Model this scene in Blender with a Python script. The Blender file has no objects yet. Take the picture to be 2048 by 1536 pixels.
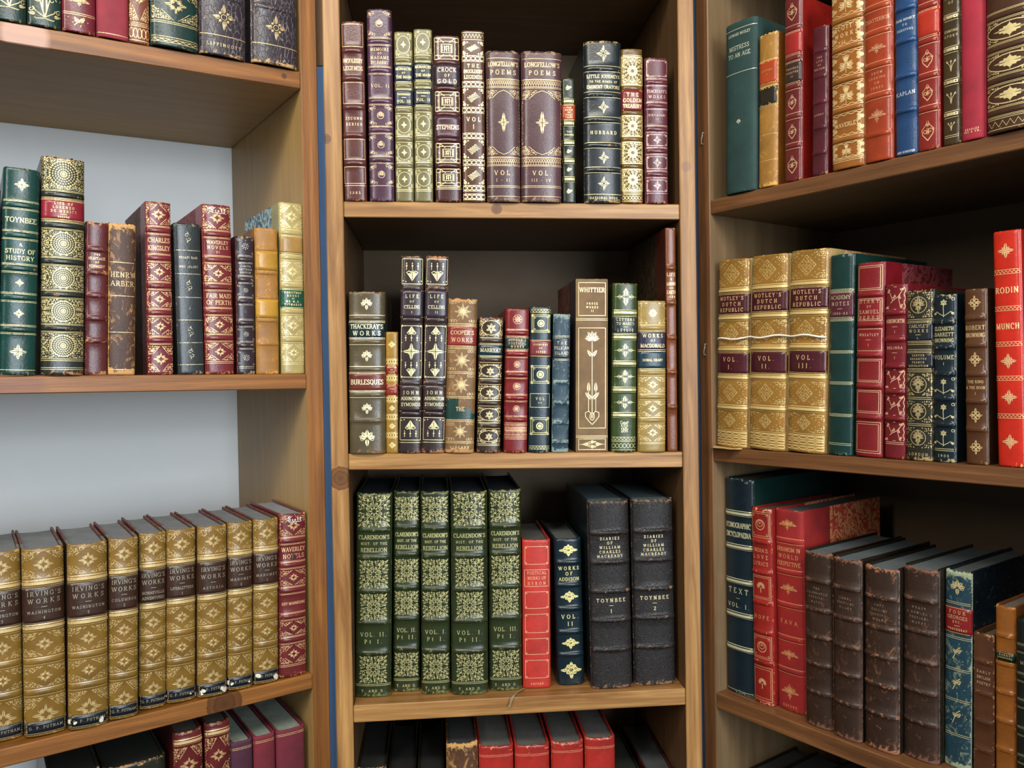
import bpy, math, random
from mathutils import Matrix, Vector

# ------------------------------------------------------------------ camera, world, lights, exposure
sc = bpy.context.scene
COL = sc.collection
cam_data = bpy.data.cameras.new('camera')
cam_data.sensor_fit = 'HORIZONTAL'; cam_data.sensor_width = 36.0
cam_data.lens = 1657.0 / 2048.0 * 36.0
cam_data.clip_start = 0.02; cam_data.clip_end = 50
cam = bpy.data.objects.new('camera', cam_data); COL.objects.link(cam)
_t, _r = math.radians(1.0), 0.016
_r0 = Vector((1, 0, 0)); _fw = Vector((0, math.cos(_t), -math.sin(_t))); _up = Vector((0, math.sin(_t), math.cos(_t)))
_cr = _r0 * math.cos(_r) - _up * math.sin(_r); _cu = _r0 * math.sin(_r) + _up * math.cos(_r)
cam.matrix_world = Matrix(((_cr.x, _cu.x, -_fw.x, 0), (_cr.y, _cu.y, -_fw.y, 0), (_cr.z, _cu.z, -_fw.z, 1.5), (0, 0, 0, 1)))
sc.camera = cam

world = bpy.data.worlds.new('world'); sc.world = world; world.use_nodes = True
wb = world.node_tree.nodes['Background']
wb.inputs['Color'].default_value = (0.86, 0.93, 1.0, 1); wb.inputs['Strength'].default_value = 0.22

def area(name, loc, target, sx, sy, power, col):
    d = bpy.data.lights.new(name, 'AREA'); d.shape = 'RECTANGLE'; d.size = sx; d.size_y = sy
    d.energy = power; d.color = col
    o = bpy.data.objects.new(name, d); COL.objects.link(o)
    o.location = loc
    o.rotation_euler = (Vector(target) - Vector(loc)).to_track_quat('-Z', 'Y').to_euler()
    return o
# fluorescent tubes on the shop ceiling above and behind the photographer, and daylight from the shop window
area('ceiling_tube', (-0.1, -0.45, 2.8), (0.0, 1.0, 1.4), 1.4, 0.3, 30, (1.0, 0.95, 0.85))
area('ceiling_tube', (-1.25, -1.2, 2.6), (-0.2, 1.0, 1.3), 0.22, 1.3, 26, (1.0, 0.97, 0.92))
area('ceiling_tube', (1.15, -1.3, 2.6), (0.2, 1.0, 1.3), 0.22, 1.3, 22, (0.95, 0.97, 1.0))
area('window_light', (1.7, -2.7, 1.75), (-0.3, 1.0, 1.25), 1.5, 1.5, 72, (0.80, 0.90, 1.0))

sc.view_settings.view_transform = 'Standard'; sc.view_settings.look = 'None'
sc.view_settings.gamma = 1.0; sc.view_settings.use_curve_mapping = False
sc.view_settings.exposure = 0.35

# ------------------------------------------------------------------ measured books: (u, width, height, setback, lean, base z) in metres, per shelf
G = {
 'L0': [(-0.2993, 0.0294, 0.1529, 0.0040, 0.0169, 1.8559), (-0.2684, 0.0301, 0.1621, 0.0040, 0.0165, 1.8565), (-0.2368, 0.0313, 0.1557, 0.0040, 0.0136, 1.8571), (-0.2047, 0.0311, 0.1623, 0.0040, 0.0133, 1.8577), (-0.1786, 0.0203, 0.1510, 0.0040, 0.0133, 1.8582), (-0.1425, 0.0494, 0.1996, 0.0040, 0.0164, 1.8589), (-0.0907, 0.0517, 0.2207, 0.0040, 0.0151, 1.8599), (-0.0310, 0.0544, 0.2476, 0.0040, 0.0138, 1.8610)],
 'L1': [(-0.3282, 0.0214, 0.1861, 0.0060, 0.0387, 1.5019), (-0.3003, 0.0321, 0.2087, 0.0060, 0.0425, 1.5016), (-0.2600, 0.0393, 0.2249, 0.0060, 0.0255, 1.5012), (-0.2287, 0.0212, 0.1620, 0.0060, 0.0294, 1.5009), (-0.2039, 0.0268, 0.1627, 0.0060, 0.0269, 1.5006), (-0.1643, 0.0263, 0.1897, 0.0060, 0.0056, 1.5002), (-0.1319, 0.0281, 0.1690, 0.0060, -0.0083, 1.4999), (-0.1007, 0.0320, 0.1930, 0.0060, -0.0028, 1.4996), (-0.0710, 0.0204, 0.1604, 0.0060, 0.0088, 1.4993), (-0.0456, 0.0267, 0.1720, 0.0060, 0.0073, 1.4990), (-0.0153, 0.0280, 0.2046, 0.0060, 0.0046, 1.4987)],
 'L2': [(-0.3197, 0.0348, 0.1943, 0.0285, 0.0083, 1.1278), (-0.2828, 0.0382, 0.1943, 0.0174, 0.0083, 1.1286), (-0.2437, 0.0378, 0.1943, 0.0078, 0.0152, 1.1294), (-0.2098, 0.0291, 0.1943, 0.0093, 0.0221, 1.1302), (-0.1789, 0.0277, 0.1943, 0.0177, 0.0224, 1.1308), (-0.1491, 0.0310, 0.1943, 0.0168, 0.0224, 1.1315), (-0.1166, 0.0320, 0.1943, 0.0108, 0.0220, 1.1321), (-0.0848, 0.0284, 0.1943, 0.0114, 0.0198, 1.1328), (-0.0549, 0.0293, 0.1943, 0.0105, 0.0197, 1.1335), (-0.0222, 0.0329, 0.1962, 0.0102, 0.0194, 1.1342)],
 'C1': [(0.0117, 0.0268, 0.2151, 0.0040, -0.0003, 1.7057), (0.0434, 0.0296, 0.2304, 0.0040, 0.0017, 1.7055), (0.0706, 0.0218, 0.2048, 0.0040, 0.0086, 1.7053), (0.0937, 0.0221, 0.2085, 0.0040, 0.0105, 1.7052), (0.1238, 0.0316, 0.2008, 0.0040, 0.0022, 1.7050), (0.1548, 0.0274, 0.2083, 0.0040, 0.0073, 1.7048), (0.1912, 0.0411, 0.1838, 0.0040, 0.0071, 1.7046), (0.2377, 0.0499, 0.1838, 0.0040, 0.0150, 1.7043), (0.2727, 0.0161, 0.1540, 0.0040, 0.0050, 1.7040), (0.3144, 0.0468, 0.1986, 0.0040, 0.0097, 1.7038), (0.3516, 0.0267, 0.1910, 0.0040, 0.0098, 1.7035), (0.3825, 0.0290, 0.1806, 0.0040, 0.0097, 1.7033)],
 'C2': [(0.0203, 0.0435, 0.1961, 0.0040, 0.0143, 1.4007), (0.0498, 0.0145, 0.1479, 0.0040, 0.0143, 1.4001), (0.0714, 0.0273, 0.2404, 0.0040, 0.0306, 1.3997), (0.0994, 0.0279, 0.2403, 0.0040, 0.0403, 1.3991), (0.1315, 0.0354, 0.1888, 0.0040, 0.0403, 1.3985), (0.1670, 0.0290, 0.1665, 0.0040, 0.0387, 1.3979), (0.2004, 0.0288, 0.1773, 0.0040, 0.0317, 1.3972), (0.2298, 0.0260, 0.1801, 0.0040, 0.0285, 1.3966), (0.2561, 0.0213, 0.1717, 0.0040, 0.0297, 1.3961), (0.2962, 0.0407, 0.2155, 0.0040, 0.0147, 1.3954), (0.3361, 0.0308, 0.2104, 0.0040, 0.0244, 1.3946), (0.3722, 0.0350, 0.1890, 0.0040, 0.0144, 1.3939), (0.3992, 0.0129, 0.2806, 0.0040, 0.0021, 1.3934)],
 'C3': [(0.0193, 0.0439, 0.2548, 0.0312, 0.0248, 1.0939), (0.0602, 0.0334, 0.2548, 0.0420, 0.0206, 1.0939), (0.0977, 0.0359, 0.2548, 0.0303, 0.0120, 1.0939), (0.1401, 0.0458, 0.2548, 0.0231, 0.0120, 1.0939), (0.1859, 0.0412, 0.2548, 0.0300, 0.0106, 1.0939), (0.2257, 0.0355, 0.1895, 0.0297, 0.0112, 1.0939), (0.2709, 0.0348, 0.1884, 0.0372, -0.0111, 1.0939), (0.3208, 0.0533, 0.2385, 0.0204, -0.0100, 1.0939), (0.3776, 0.0543, 0.2385, 0.0246, -0.0060, 1.0939)],
 'R0': [(0.0518, 0.0457, 0.2093, 0.0040, 0.0142, 1.7136), (0.0907, 0.0258, 0.1819, 0.0040, 0.0184, 1.7138), (0.1260, 0.0224, 0.2125, 0.0040, 0.0100, 1.7141), (0.1603, 0.0192, 0.1664, 0.0040, 0.0161, 1.7143), (0.1960, 0.0386, 0.1961, 0.0040, 0.0039, 1.7145), (0.2311, 0.0309, 0.2024, 0.0040, 0.0039, 1.7148), (0.2613, 0.0230, 0.2165, 0.0040, 0.0001, 1.7149), (0.2842, 0.0220, 0.2065, 0.0040, 0.0002, 1.7151), (0.3071, 0.0172, 0.1869, 0.0040, 0.0020, 1.7152), (0.3275, 0.0219, 0.1980, 0.0040, -0.0004, 1.7154), (0.3636, 0.0453, 0.1870, 0.0040, -0.0020, 1.7156)],
 'R1': [(0.0285, 0.0476, 0.2373, 0.0110, 0.0305, 1.3957), (0.0818, 0.0519, 0.2360, 0.0110, 0.0313, 1.3963), (0.1350, 0.0491, 0.2347, 0.0110, 0.0349, 1.3969), (0.1780, 0.0290, 0.2248, 0.0110, 0.0230, 1.3974), (0.2123, 0.0305, 0.2116, 0.0110, 0.0236, 1.3978), (0.2421, 0.0228, 0.1854, 0.0110, 0.0156, 1.3981), (0.2685, 0.0275, 0.1771, 0.0110, 0.0107, 1.3984), (0.2942, 0.0219, 0.1701, 0.0110, 0.0077, 1.3987), (0.3258, 0.0208, 0.1727, 0.0110, -0.0044, 1.3991), (0.3573, 0.0239, 0.2251, 0.0110, -0.0168, 1.3995)],
 'R2': [(0.0260, 0.0430, 0.2782, 0.0258, 0.0021, 1.0770), (0.0648, 0.0290, 0.2451, 0.0213, -0.0062, 1.0770), (0.0989, 0.0384, 0.2464, 0.0300, -0.0062, 1.0771), (0.1459, 0.0354, 0.2057, 0.0165, 0.0041, 1.0772), (0.1836, 0.0336, 0.2052, 0.0132, 0.0071, 1.0772), (0.2216, 0.0382, 0.2015, 0.0174, 0.0077, 1.0773), (0.2597, 0.0373, 0.2063, 0.0279, 0.0078, 1.0774), (0.2922, 0.0269, 0.2072, 0.0384, 0.0125, 1.0774), (0.3171, 0.0201, 0.1464, 0.0396, 0.0066, 1.0775), (0.3391, 0.0183, 0.1802, 0.0375, 0.0039, 1.0775), (0.3608, 0.0207, 0.1715, 0.0336, 0.0034, 1.0775)],
 'L3': [(-0.2560, 0.0494, 0.3043, 0.0300, 0.0000, 0.7700), (-0.1954, 0.0649, 0.2973, 0.0400, 0.0000, 0.7700), (-0.1422, 0.0313, 0.3254, 0.0200, 0.0000, 0.7700), (-0.1096, 0.0281, 0.3276, 0.0200, 0.0000, 0.7700), (-0.0821, 0.0255, 0.2976, 0.0200, 0.0000, 0.7700), (-0.0552, 0.0257, 0.2978, 0.0200, 0.0000, 0.7700), (-0.0234, 0.0352, 0.2976, 0.0200, 0.0000, 0.7700)],
 'C4': [(0.0157, 0.0366, 0.2204, 0.0300, 0.0000, 0.7850), (0.0529, 0.0356, 0.2118, 0.0300, 0.0000, 0.7850), (0.0892, 0.0333, 0.2109, 0.0300, 0.0000, 0.7850), (0.1290, 0.0398, 0.2461, 0.0300, 0.0000, 0.7850), (0.1721, 0.0440, 0.2392, 0.0300, 0.0000, 0.7850), (0.2181, 0.0443, 0.2378, 0.0300, 0.0000, 0.7850), (0.2636, 0.0414, 0.2391, 0.0300, 0.0000, 0.7850), (0.3059, 0.0391, 0.2418, 0.0300, 0.0000, 0.7850), (0.3512, 0.0349, 0.1754, 0.0300, 0.0000, 0.7850), (0.3899, 0.0371, 0.1822, 0.0300, 0.0000, 0.7850)],
 'R3': [(0.0191, 0.0293, 0.1991, 0.0300, 0.0000, 0.7600), (0.0623, 0.0481, 0.2036, 0.0300, 0.0000, 0.7600), (0.1161, 0.0511, 0.2130, 0.0300, 0.0000, 0.7600)],
}
# ------------------------------------------------------------------ helpers
def lin(h):
    h = h.lstrip('#'); v = [int(h[i:i+2], 16) / 255 for i in (0, 2, 4)]
    return tuple(x / 12.92 if x <= 0.04045 else ((x + 0.055) / 1.055) ** 2.4 for x in v) + (1.0,)
def mixc(a, b, t): return tuple(a[i] * (1 - t) + b[i] * t for i in range(3)) + (1.0,)

class NT:
    """tiny node-tree writer"""
    def __init__(s, name):
        s.m = bpy.data.materials.new(name); s.m.use_nodes = True
        s.t = s.m.node_tree; s.bsdf = s.t.nodes['Principled BSDF']; s.tc = None
    def n(s, typ, **kw):
        x = s.t.nodes.new(typ)
        for k, v in kw.items():
            if k.startswith('i_'): x.inputs[k[2:].replace('_', ' ')].default_value = v
            else: setattr(x, k, v)
        return x
    def l(s, a, b): s.t.links.new(a, b)
    def coord(s, kind='Object', scale=(1, 1, 1), loc=(0, 0, 0)):
        if not s.tc: s.tc = s.n('ShaderNodeTexCoord')
        mp = s.n('ShaderNodeMapping'); mp.inputs['Scale'].default_value = scale; mp.inputs['Location'].default_value = loc
        s.l(s.tc.outputs[kind], mp.inputs['Vector']); return mp.outputs['Vector']
    def noise(s, vec, scale, detail=4, rough=0.6, dist=0.0):
        x = s.n('ShaderNodeTexNoise'); x.inputs['Scale'].default_value = scale; x.inputs['Detail'].default_value = detail
        x.inputs['Roughness'].default_value = rough; x.inputs['Distortion'].default_value = dist
        s.l(vec, x.inputs['Vector']); return x.outputs['Fac']
    def ramp(s, fac, p0, p1, c0=(0, 0, 0, 1), c1=(1, 1, 1, 1)):
        x = s.n('ShaderNodeValToRGB'); e = x.color_ramp.elements
        e[0].position = p0; e[1].position = p1; e[0].color = c0; e[1].color = c1
        s.l(fac, x.inputs['Fac']); return x.outputs['Color']
    def mix(s, fac, a, b, mode='MIX'):
        x = s.n('ShaderNodeMix', data_type='RGBA', blend_type=mode)
        for idx, v in ((0, fac), (6, a), (7, b)):
            if hasattr(v, 'is_linked') or hasattr(v, 'links'): s.l(v, x.inputs[idx])
            else: x.inputs[idx].default_value = v
        return x.outputs[2]
    def math(s, op, a, b=0.0):
        x = s.n('ShaderNodeMath', operation=op)
        for idx, v in ((0, a), (1, b)):
            if hasattr(v, 'links'): s.l(v, x.inputs[idx])
            else: x.inputs[idx].default_value = v
        return x.outputs[0]
    def bump(s, h, strength, dist=0.001):
        x = s.n('ShaderNodeBump'); x.inputs['Strength'].default_value = strength; x.inputs['Distance'].default_value = dist
        s.l(h, x.inputs['Height']); s.l(x.outputs['Normal'], s.bsdf.inputs['Normal'])
    def out(s, col=None, rough=0.5, metal=0.0, spec=0.5):
        if col is not None:
            if hasattr(col, 'links'): s.l(col, s.bsdf.inputs['Base Color'])
            else: s.bsdf.inputs['Base Color'].default_value = col
        if hasattr(rough, 'links'): s.l(rough, s.bsdf.inputs['Roughness'])
        else: s.bsdf.inputs['Roughness'].default_value = rough
        s.bsdf.inputs['Metallic'].default_value = metal
        s.bsdf.inputs['Specular IOR Level'].default_value = spec
        return s.m

_mc = {}
def cached(f):
    def g(*a):
        k = (f.__name__,) + a
        if k not in _mc: _mc[k] = f(*a)
        return _mc[k]
    return g

@cached
def leather(hexc, wear=0.3, rub='a87848', kind='smooth'):
    """bookbinding leather: mottled colour, grain bump, rubbed edges where the wear attribute is high"""
    T = NT('leather_' + hexc); c = lin(hexc); v = T.coord()
    k3 = (.78, .84, .62) if c[0] > 1.5 * c[2] else (.82, .84, .80); c = (c[0] * k3[0], c[1] * k3[1] + .0015, c[2] * k3[2] + .001, 1)
    big = T.noise(v, 28, 4, 0.6); fine = T.noise(v, 420, 3, 0.7)
    col = T.mix(T.ramp(big, 0.3, 0.72), mixc(c, (0.003, 0.002, 0.002), 0.38), tuple(min(1, x * 1.18) for x in c[:3]) + (1,))
    at = T.n('ShaderNodeAttribute', attribute_name='wear').outputs['Fac']
    nz = T.noise(v, 170, 6, 0.75, 0.6)
    s = T.math('ADD', nz, T.math('MULTIPLY', at, 0.10 + 0.32 * wear))
    th = 0.80 - 0.10 * wear
    msk = T.ramp(s, th - 0.015, th + 0.03)
    if kind == 'worn':
        n2 = T.noise(T.coord(scale=(1, 1, 0.55)), 95, 8, 0.8, 1.2)
        m2 = T.ramp(n2, 0.60 - 0.06 * wear, 0.66 - 0.06 * wear)
        col = T.mix(T.math('MULTIPLY', m2, 0.75), col, mixc(lin(rub), c, 0.25))
    if kind in ('crackle', 'crackled'):
        vo = T.n('ShaderNodeTexVoronoi', feature='DISTANCE_TO_EDGE'); vo.inputs['Scale'].default_value = 300 if kind == 'crackle' else 200
        nn = T.n('ShaderNodeTexNoise'); nn.inputs['Scale'].default_value = 60; T.l(v, nn.inputs['Vector'])
        vm = T.n('ShaderNodeVectorMath', operation='MULTIPLY_ADD'); T.l(nn.outputs['Color'], vm.inputs[0]); vm.inputs[1].default_value = (0.012,) * 3
        T.l(T.coord(scale=(1, 1, 1.5) if kind == 'crackle' else (1, 1, 0.5)), vm.inputs[2]); T.l(vm.outputs[0], vo.inputs['Vector'])
        cr = T.ramp(vo.outputs['Distance'], 0.01, 0.07)
        col = T.mix(cr, mixc(c, (0.45, 0.38, 0.33), 0.10), col) if kind == 'crackled' else T.mix(cr, mixc(c, (0.0, 0.0, 0.0), 0.4), col)
        T.bump(T.math('ADD', cr, T.math('MULTIPLY', fine, 0.4)), 0.5, 0.0005)
    elif kind == 'pebble':
        vo = T.n('ShaderNodeTexVoronoi'); vo.inputs['Scale'].default_value = 900; T.l(v, vo.inputs['Vector'])
        T.bump(vo.outputs['Distance'], 0.35, 0.0004)
    else:
        T.bump(T.math('ADD', fine, T.math('MULTIPLY', big, 1.5)), 0.22, 0.0008)
    col = T.mix(msk, col, lin(rub))
    gl = {'cloth': 0.75, 'pebble': 0.38, 'crackle': 0.42, 'worn': 0.48}.get(kind, 0.26)
    return T.out(col, T.math('ADD', T.math('MULTIPLY', msk, 0.3), gl), 0, 0.42)

@cached
def gilt(hexc, loss=0.25, tone='d2ab5e'):
    """gold leaf stamped in the leather, rubbed away in places"""
    T = NT('gilt_' + hexc); v = T.coord(); c = lin(hexc)
    n = T.noise(v, 330, 5, 0.75); m = T.ramp(n, 0.30 + 0.28 * loss, 0.40 + 0.28 * loss)
    g = T.mix(T.noise(v, 900, 2), lin(tone), mixc(lin(tone), (1, 0.9, 0.62), 0.45))
    col = T.mix(m, mixc(c, lin(tone), 0.35), g)
    T.bump(T.noise(v, 700, 2), 0.2, 0.0004)
    T.out(col, 0.38, 0, 0.5); T.l(T.math('MULTIPLY', m, 0.45), T.bsdf.inputs['Metallic'])
    return T.m

@cached
def pages(hexc, dirt='2c2a28'):
    T = NT('page_edges_' + hexc); v = T.coord(scale=(1, 0.02, 0.02)); w = T.noise(v, 2600, 2, 0.5)
    d = T.noise(T.coord(), 38, 4, 0.6)
    col = T.mix(T.ramp(w, 0.35, 0.65), mixc(lin(hexc), (0, 0, 0), 0.22), lin(hexc))
    col = T.mix(T.math('MULTIPLY', T.ramp(d, 0.45, 0.75), 0.35), col, lin(dirt))
    T.bump(w, 0.35, 0.0004); return T.out(col, 0.8, 0, 0.2)

@cached
def marbled(a, b, c):
    """marbled paper on the boards"""
    T = NT('marbled_paper_' + a); v = T.coord()
    n1 = T.noise(v, 75, 6, 0.6, 2.5); n2 = T.noise(v, 160, 5, 0.6, 1.8)
    col = T.mix(T.ramp(n1, 0.46, 0.52), lin(a), lin(b)); col = T.mix(T.ramp(n2, 0.60, 0.64), col, lin(c))
    return T.out(col, 0.5, 0, 0.4)

@cached
def plain(name, hexc, rough=0.5, var=0.12, scale=40):
    T = NT(name); v = T.coord(); n = T.noise(v, scale, 4)
    return T.out(T.mix(T.ramp(n, 0.35, 0.7), mixc(lin(hexc), (0, 0, 0), var), lin(hexc)), rough, 0, 0.35)

def wood(name, light, dark, axis, rough=0.42, knots=(), stains=(), grain=1.0):
    """varnished pine: grain stretched along an axis; knots are (x, y, z, radius) in the case's own coordinates"""
    T = NT(name)
    sc3 = {'x': (0.06, 1, 1), 'z': (1, 1, 0.06), 'y': (1, 0.06, 1)}[axis]
    sc4 = {'x': (0.03, 1, 1), 'z': (1, 1, 0.03), 'y': (1, 0.03, 1)}[axis]
    v = T.coord(scale=sc3); v4 = T.coord(scale=sc4)
    n1 = T.noise(v, 60, 5, 0.6, 1.0); n2 = T.noise(v4, 420, 4, 0.7); n3 = T.noise(T.coord(), 9, 3, 0.6)
    wv = T.n('ShaderNodeTexWave', wave_type='BANDS', bands_direction='Z' if axis != 'z' else 'X'); wv.inputs['Scale'].default_value = 26
    wv.inputs['Distortion'].default_value = 7; wv.inputs['Detail'].default_value = 3; wv.inputs['Detail Scale'].default_value = 1.2
    T.l(v, wv.inputs['Vector'])
    a, b = lin(light), lin(dark)
    col = T.mix(T.math('MULTIPLY', T.ramp(n1, 0.36, 0.66), min(1, grain + .2)), a, b)
    col = T.mix(T.math('MULTIPLY', T.ramp(n2, 0.42, 0.66), 0.35 * grain), col, mixc(b, (0, 0, 0), 0.35))
    col = T.mix(T.math('MULTIPLY', wv.outputs['Fac'], 0.34 * grain), col, mixc(b, (0, 0, 0), 0.2))
    col = T.mix(T.math('MULTIPLY', T.ramp(n3, 0.4, 0.7), 0.3), col, mixc(a, b, 0.75))
    for (kx, ky, kz, kr) in knots:
        vm = T.n('ShaderNodeVectorMath', operation='DISTANCE'); T.l(T.coord(), vm.inputs[0]); vm.inputs[1].default_value = (kx, ky, kz)
        dd = T.math('ADD', vm.outputs['Value'], T.math('MULTIPLY', T.math('SUBTRACT', n2, 0.5), kr * 0.35))
        r1 = T.math('DIVIDE', dd, kr)
        ring = T.n('ShaderNodeValToRGB'); e = ring.color_ramp.elements
        e[0].position = 0.0; e[0].color = mixc(b, (0, 0, 0), 0.55); e[1].position = 1.0; e[1].color = a
        for p, cc in ((0.35, mixc(b, (0, 0, 0), 0.3)), (0.55, mixc(b, (0, 0, 0), 0.5)), (0.62, mixc(b, (0, 0, 0), 0.1)), (0.88, mixc(b, (0, 0, 0), 0.35))):
            q = e.new(p); q.color = cc
        T.l(r1, ring.inputs['Fac'])
        col = T.mix(T.ramp(r1, 0.9, 1.08), ring.outputs['Color'], col)
    for (kx, ky, kz, kr, hc, st) in stains:
        vm = T.n('ShaderNodeVectorMath', operation='DISTANCE'); T.l(T.coord(), vm.inputs[0]); vm.inputs[1].default_value = (kx, ky, kz)
        dd = T.math('ADD', T.math('DIVIDE', vm.outputs['Value'], kr), T.math('MULTIPLY', T.math('SUBTRACT', n3, 0.5), 0.8))
        col = T.mix(T.math('MULTIPLY', T.ramp(dd, 0.7, 1.1, (1, 1, 1, 1), (0, 0, 0, 1)), st), col, lin(hc))
    # fine scuffs and paint specks
    sp = T.noise(T.coord(), 130, 6, 0.8); col = T.mix(T.ramp(sp, 0.745, 0.765), col, mixc(a, (0.9, 0.85, 0.75), 0.5))
    T.bump(T.math('ADD', n2, T.math('MULTIPLY', n1, 0.6)), 0.25, 0.0008)
    return T.out(col, rough, 0, 0.4)

def link(name, me, parent=None):
    o = bpy.data.objects.new(name, me); COL.objects.link(o)
    if parent is not None: o.parent = parent
    return o

class MB:
    """collects faces with material slots and builds ONE mesh object"""
    def __init__(s): s.v = []; s.f = []; s.mi = []; s.w = []; s.sm = []
    def vert(s, p, w=0.0): s.v.append(tuple(p)); s.w.append(w); return len(s.v) - 1
    def face(s, idx, mi=0, smooth=False): s.f.append(tuple(idx)); s.mi.append(mi); s.sm.append(smooth)
    def box(s, x0, x1, y0, y1, z0, z1, mi=0, c=0.0, wv=0.15):
        if c <= 0:
            i = [s.vert((x, y, z)) for z in (z0, z1) for y in (y0, y1) for x in (x0, x1)]
            for f in ((0, 2, 3, 1), (4, 5, 7, 6), (0, 1, 5, 4), (2, 6, 7, 3), (0, 4, 6, 2), (1, 3, 7, 5)): s.face([i[k] for k in f], mi)
            return
        # chamfered box
        X, Y, Z = (x0, x1), (y0, y1), (z0, z1); V = {}
        for a in (0, 1):
            for b in (0, 1):
                for d in (0, 1):
                    ax, ay, az = (1, -1)[a], (1, -1)[b], (1, -1)[d]
                    V[a, b, d, 'x'] = s.vert((X[a], Y[b] + ay * c, Z[d] + az * c), wv)
                    V[a, b, d, 'y'] = s.vert((X[a] + ax * c, Y[b], Z[d] + az * c), wv)
                    V[a, b, d, 'z'] = s.vert((X[a] + ax * c, Y[b] + ay * c, Z[d]), wv)
        def q(l, out):
            p = [Vector(s.v[k]) for k in l]; n = (p[1] - p[0]).cross(p[2] - p[0])
            if n.dot(out) < 0: l = l[::-1]
            s.face(l, mi)
        for a in (0, 1):
            o = (-1, 1)[a]
            q([V[a, 0, 0, 'x'], V[a, 1, 0, 'x'], V[a, 1, 1, 'x'], V[a, 0, 1, 'x']], Vector((o, 0, 0)))
            q([V[0, a, 0, 'y'], V[1, a, 0, 'y'], V[1, a, 1, 'y'], V[0, a, 1, 'y']], Vector((0, o, 0)))
            q([V[0, 0, a, 'z'], V[1, 0, a, 'z'], V[1, 1, a, 'z'], V[0, 1, a, 'z']], Vector((0, 0, o)))
        for a in (0, 1):
            for b in (0, 1):
                oa, ob = (-1, 1)[a], (-1, 1)[b]
                q([V[a, b, 0, 'x'], V[a, b, 0, 'y'], V[a, b, 1, 'y'], V[a, b, 1, 'x']], Vector((oa, ob, 0)))
                q([V[a, 0, b, 'x'], V[a, 0, b, 'z'], V[a, 1, b, 'z'], V[a, 1, b, 'x']], Vector((oa, 0, ob)))
                q([V[0, a, b, 'y'], V[0, a, b, 'z'], V[1, a, b, 'z'], V[1, a, b, 'y']], Vector((0, oa, ob)))
                for d in (0, 1):
                    q([V[a, b, d, 'x'], V[a, b, d, 'y'], V[a, b, d, 'z']], Vector((oa, ob, (-1, 1)[d])))
    def build(s, name, mats, parent=None):
        me = bpy.data.meshes.new(name); me.from_pydata(s.v, [], s.f)
        for m in (mats if isinstance(mats, (list, tuple)) else [mats]): me.materials.append(m)
        me.polygons.foreach_set('material_index', s.mi); me.polygons.foreach_set('use_smooth', s.sm)
        at = me.attributes.new('wear', 'FLOAT', 'POINT'); at.data.foreach_set('value', s.w)
        me.update()
        return link(name, me, parent)

# ------------------------------------------------------------------ bookcases
CASES = {  # origin of the front plane, yaw of the front edge
 'L': ((-0.24720, 1.0), math.radians(33.5)),
 'C': ((-0.19654, 1.0), math.radians(5.25)),
 'R': ((0.25497, 1.07), math.radians(-53.5))}
def world_pt(k, u, v, z):
    (x, y), a = CASES[k]
    return Vector((x + math.cos(a) * u - math.sin(a) * v, y + math.sin(a) * u + math.cos(a) * v, z))

def bookcase(k, label, panels, shelves, depth, back, light, dark, span, side_tone, shelf_knots, panel_knots, top_z, stains=()):
    (x, y), a = CASES[k]
    e = bpy.data.objects.new('bookcase', None); COL.objects.link(e); e.location = (x, y, 0); e.rotation_euler = (0, 0, a)
    e['label'] = label; e['category'] = 'bookcase'
    for i, (x0, x1) in enumerate(panels):
        m = wood('varnished_pine_upright', light, dark, 'z', 0.42, panel_knots.get(i, ()), stains)
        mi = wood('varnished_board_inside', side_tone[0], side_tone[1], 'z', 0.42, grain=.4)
        b = MB(); b.box(x0, x1, 0, depth, 0, top_z, 0, 0.0012)
        # inner faces (towards the books) carry the flatter inside tone
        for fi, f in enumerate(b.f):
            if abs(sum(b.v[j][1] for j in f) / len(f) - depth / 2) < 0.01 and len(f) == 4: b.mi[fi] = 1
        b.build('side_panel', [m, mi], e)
    for i, (z0, z1, th) in enumerate(shelves):
        m = wood('varnished_pine_shelf', light, dark, 'x', 0.38, shelf_knots.get(i, ()), stains)
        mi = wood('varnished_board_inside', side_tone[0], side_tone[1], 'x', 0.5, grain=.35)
        b = MB(); b.box(span[0] + 0.0003, span[1] - 0.0003, 0.0015, depth, -th, 0, 0, 0.001)
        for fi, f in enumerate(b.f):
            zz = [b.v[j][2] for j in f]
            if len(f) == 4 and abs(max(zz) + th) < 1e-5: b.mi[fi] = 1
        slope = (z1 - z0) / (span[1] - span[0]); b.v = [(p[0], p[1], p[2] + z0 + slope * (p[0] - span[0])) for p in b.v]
        b.build('shelf', [m, mi], e)
    b = MB(); b.box(span[0] - 0.015, span[1] + 0.015, depth + 0.0005, depth + 0.006, 0.0, top_z, 0, 0)
    b.build('back_panel', back, e)
    return e

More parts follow.
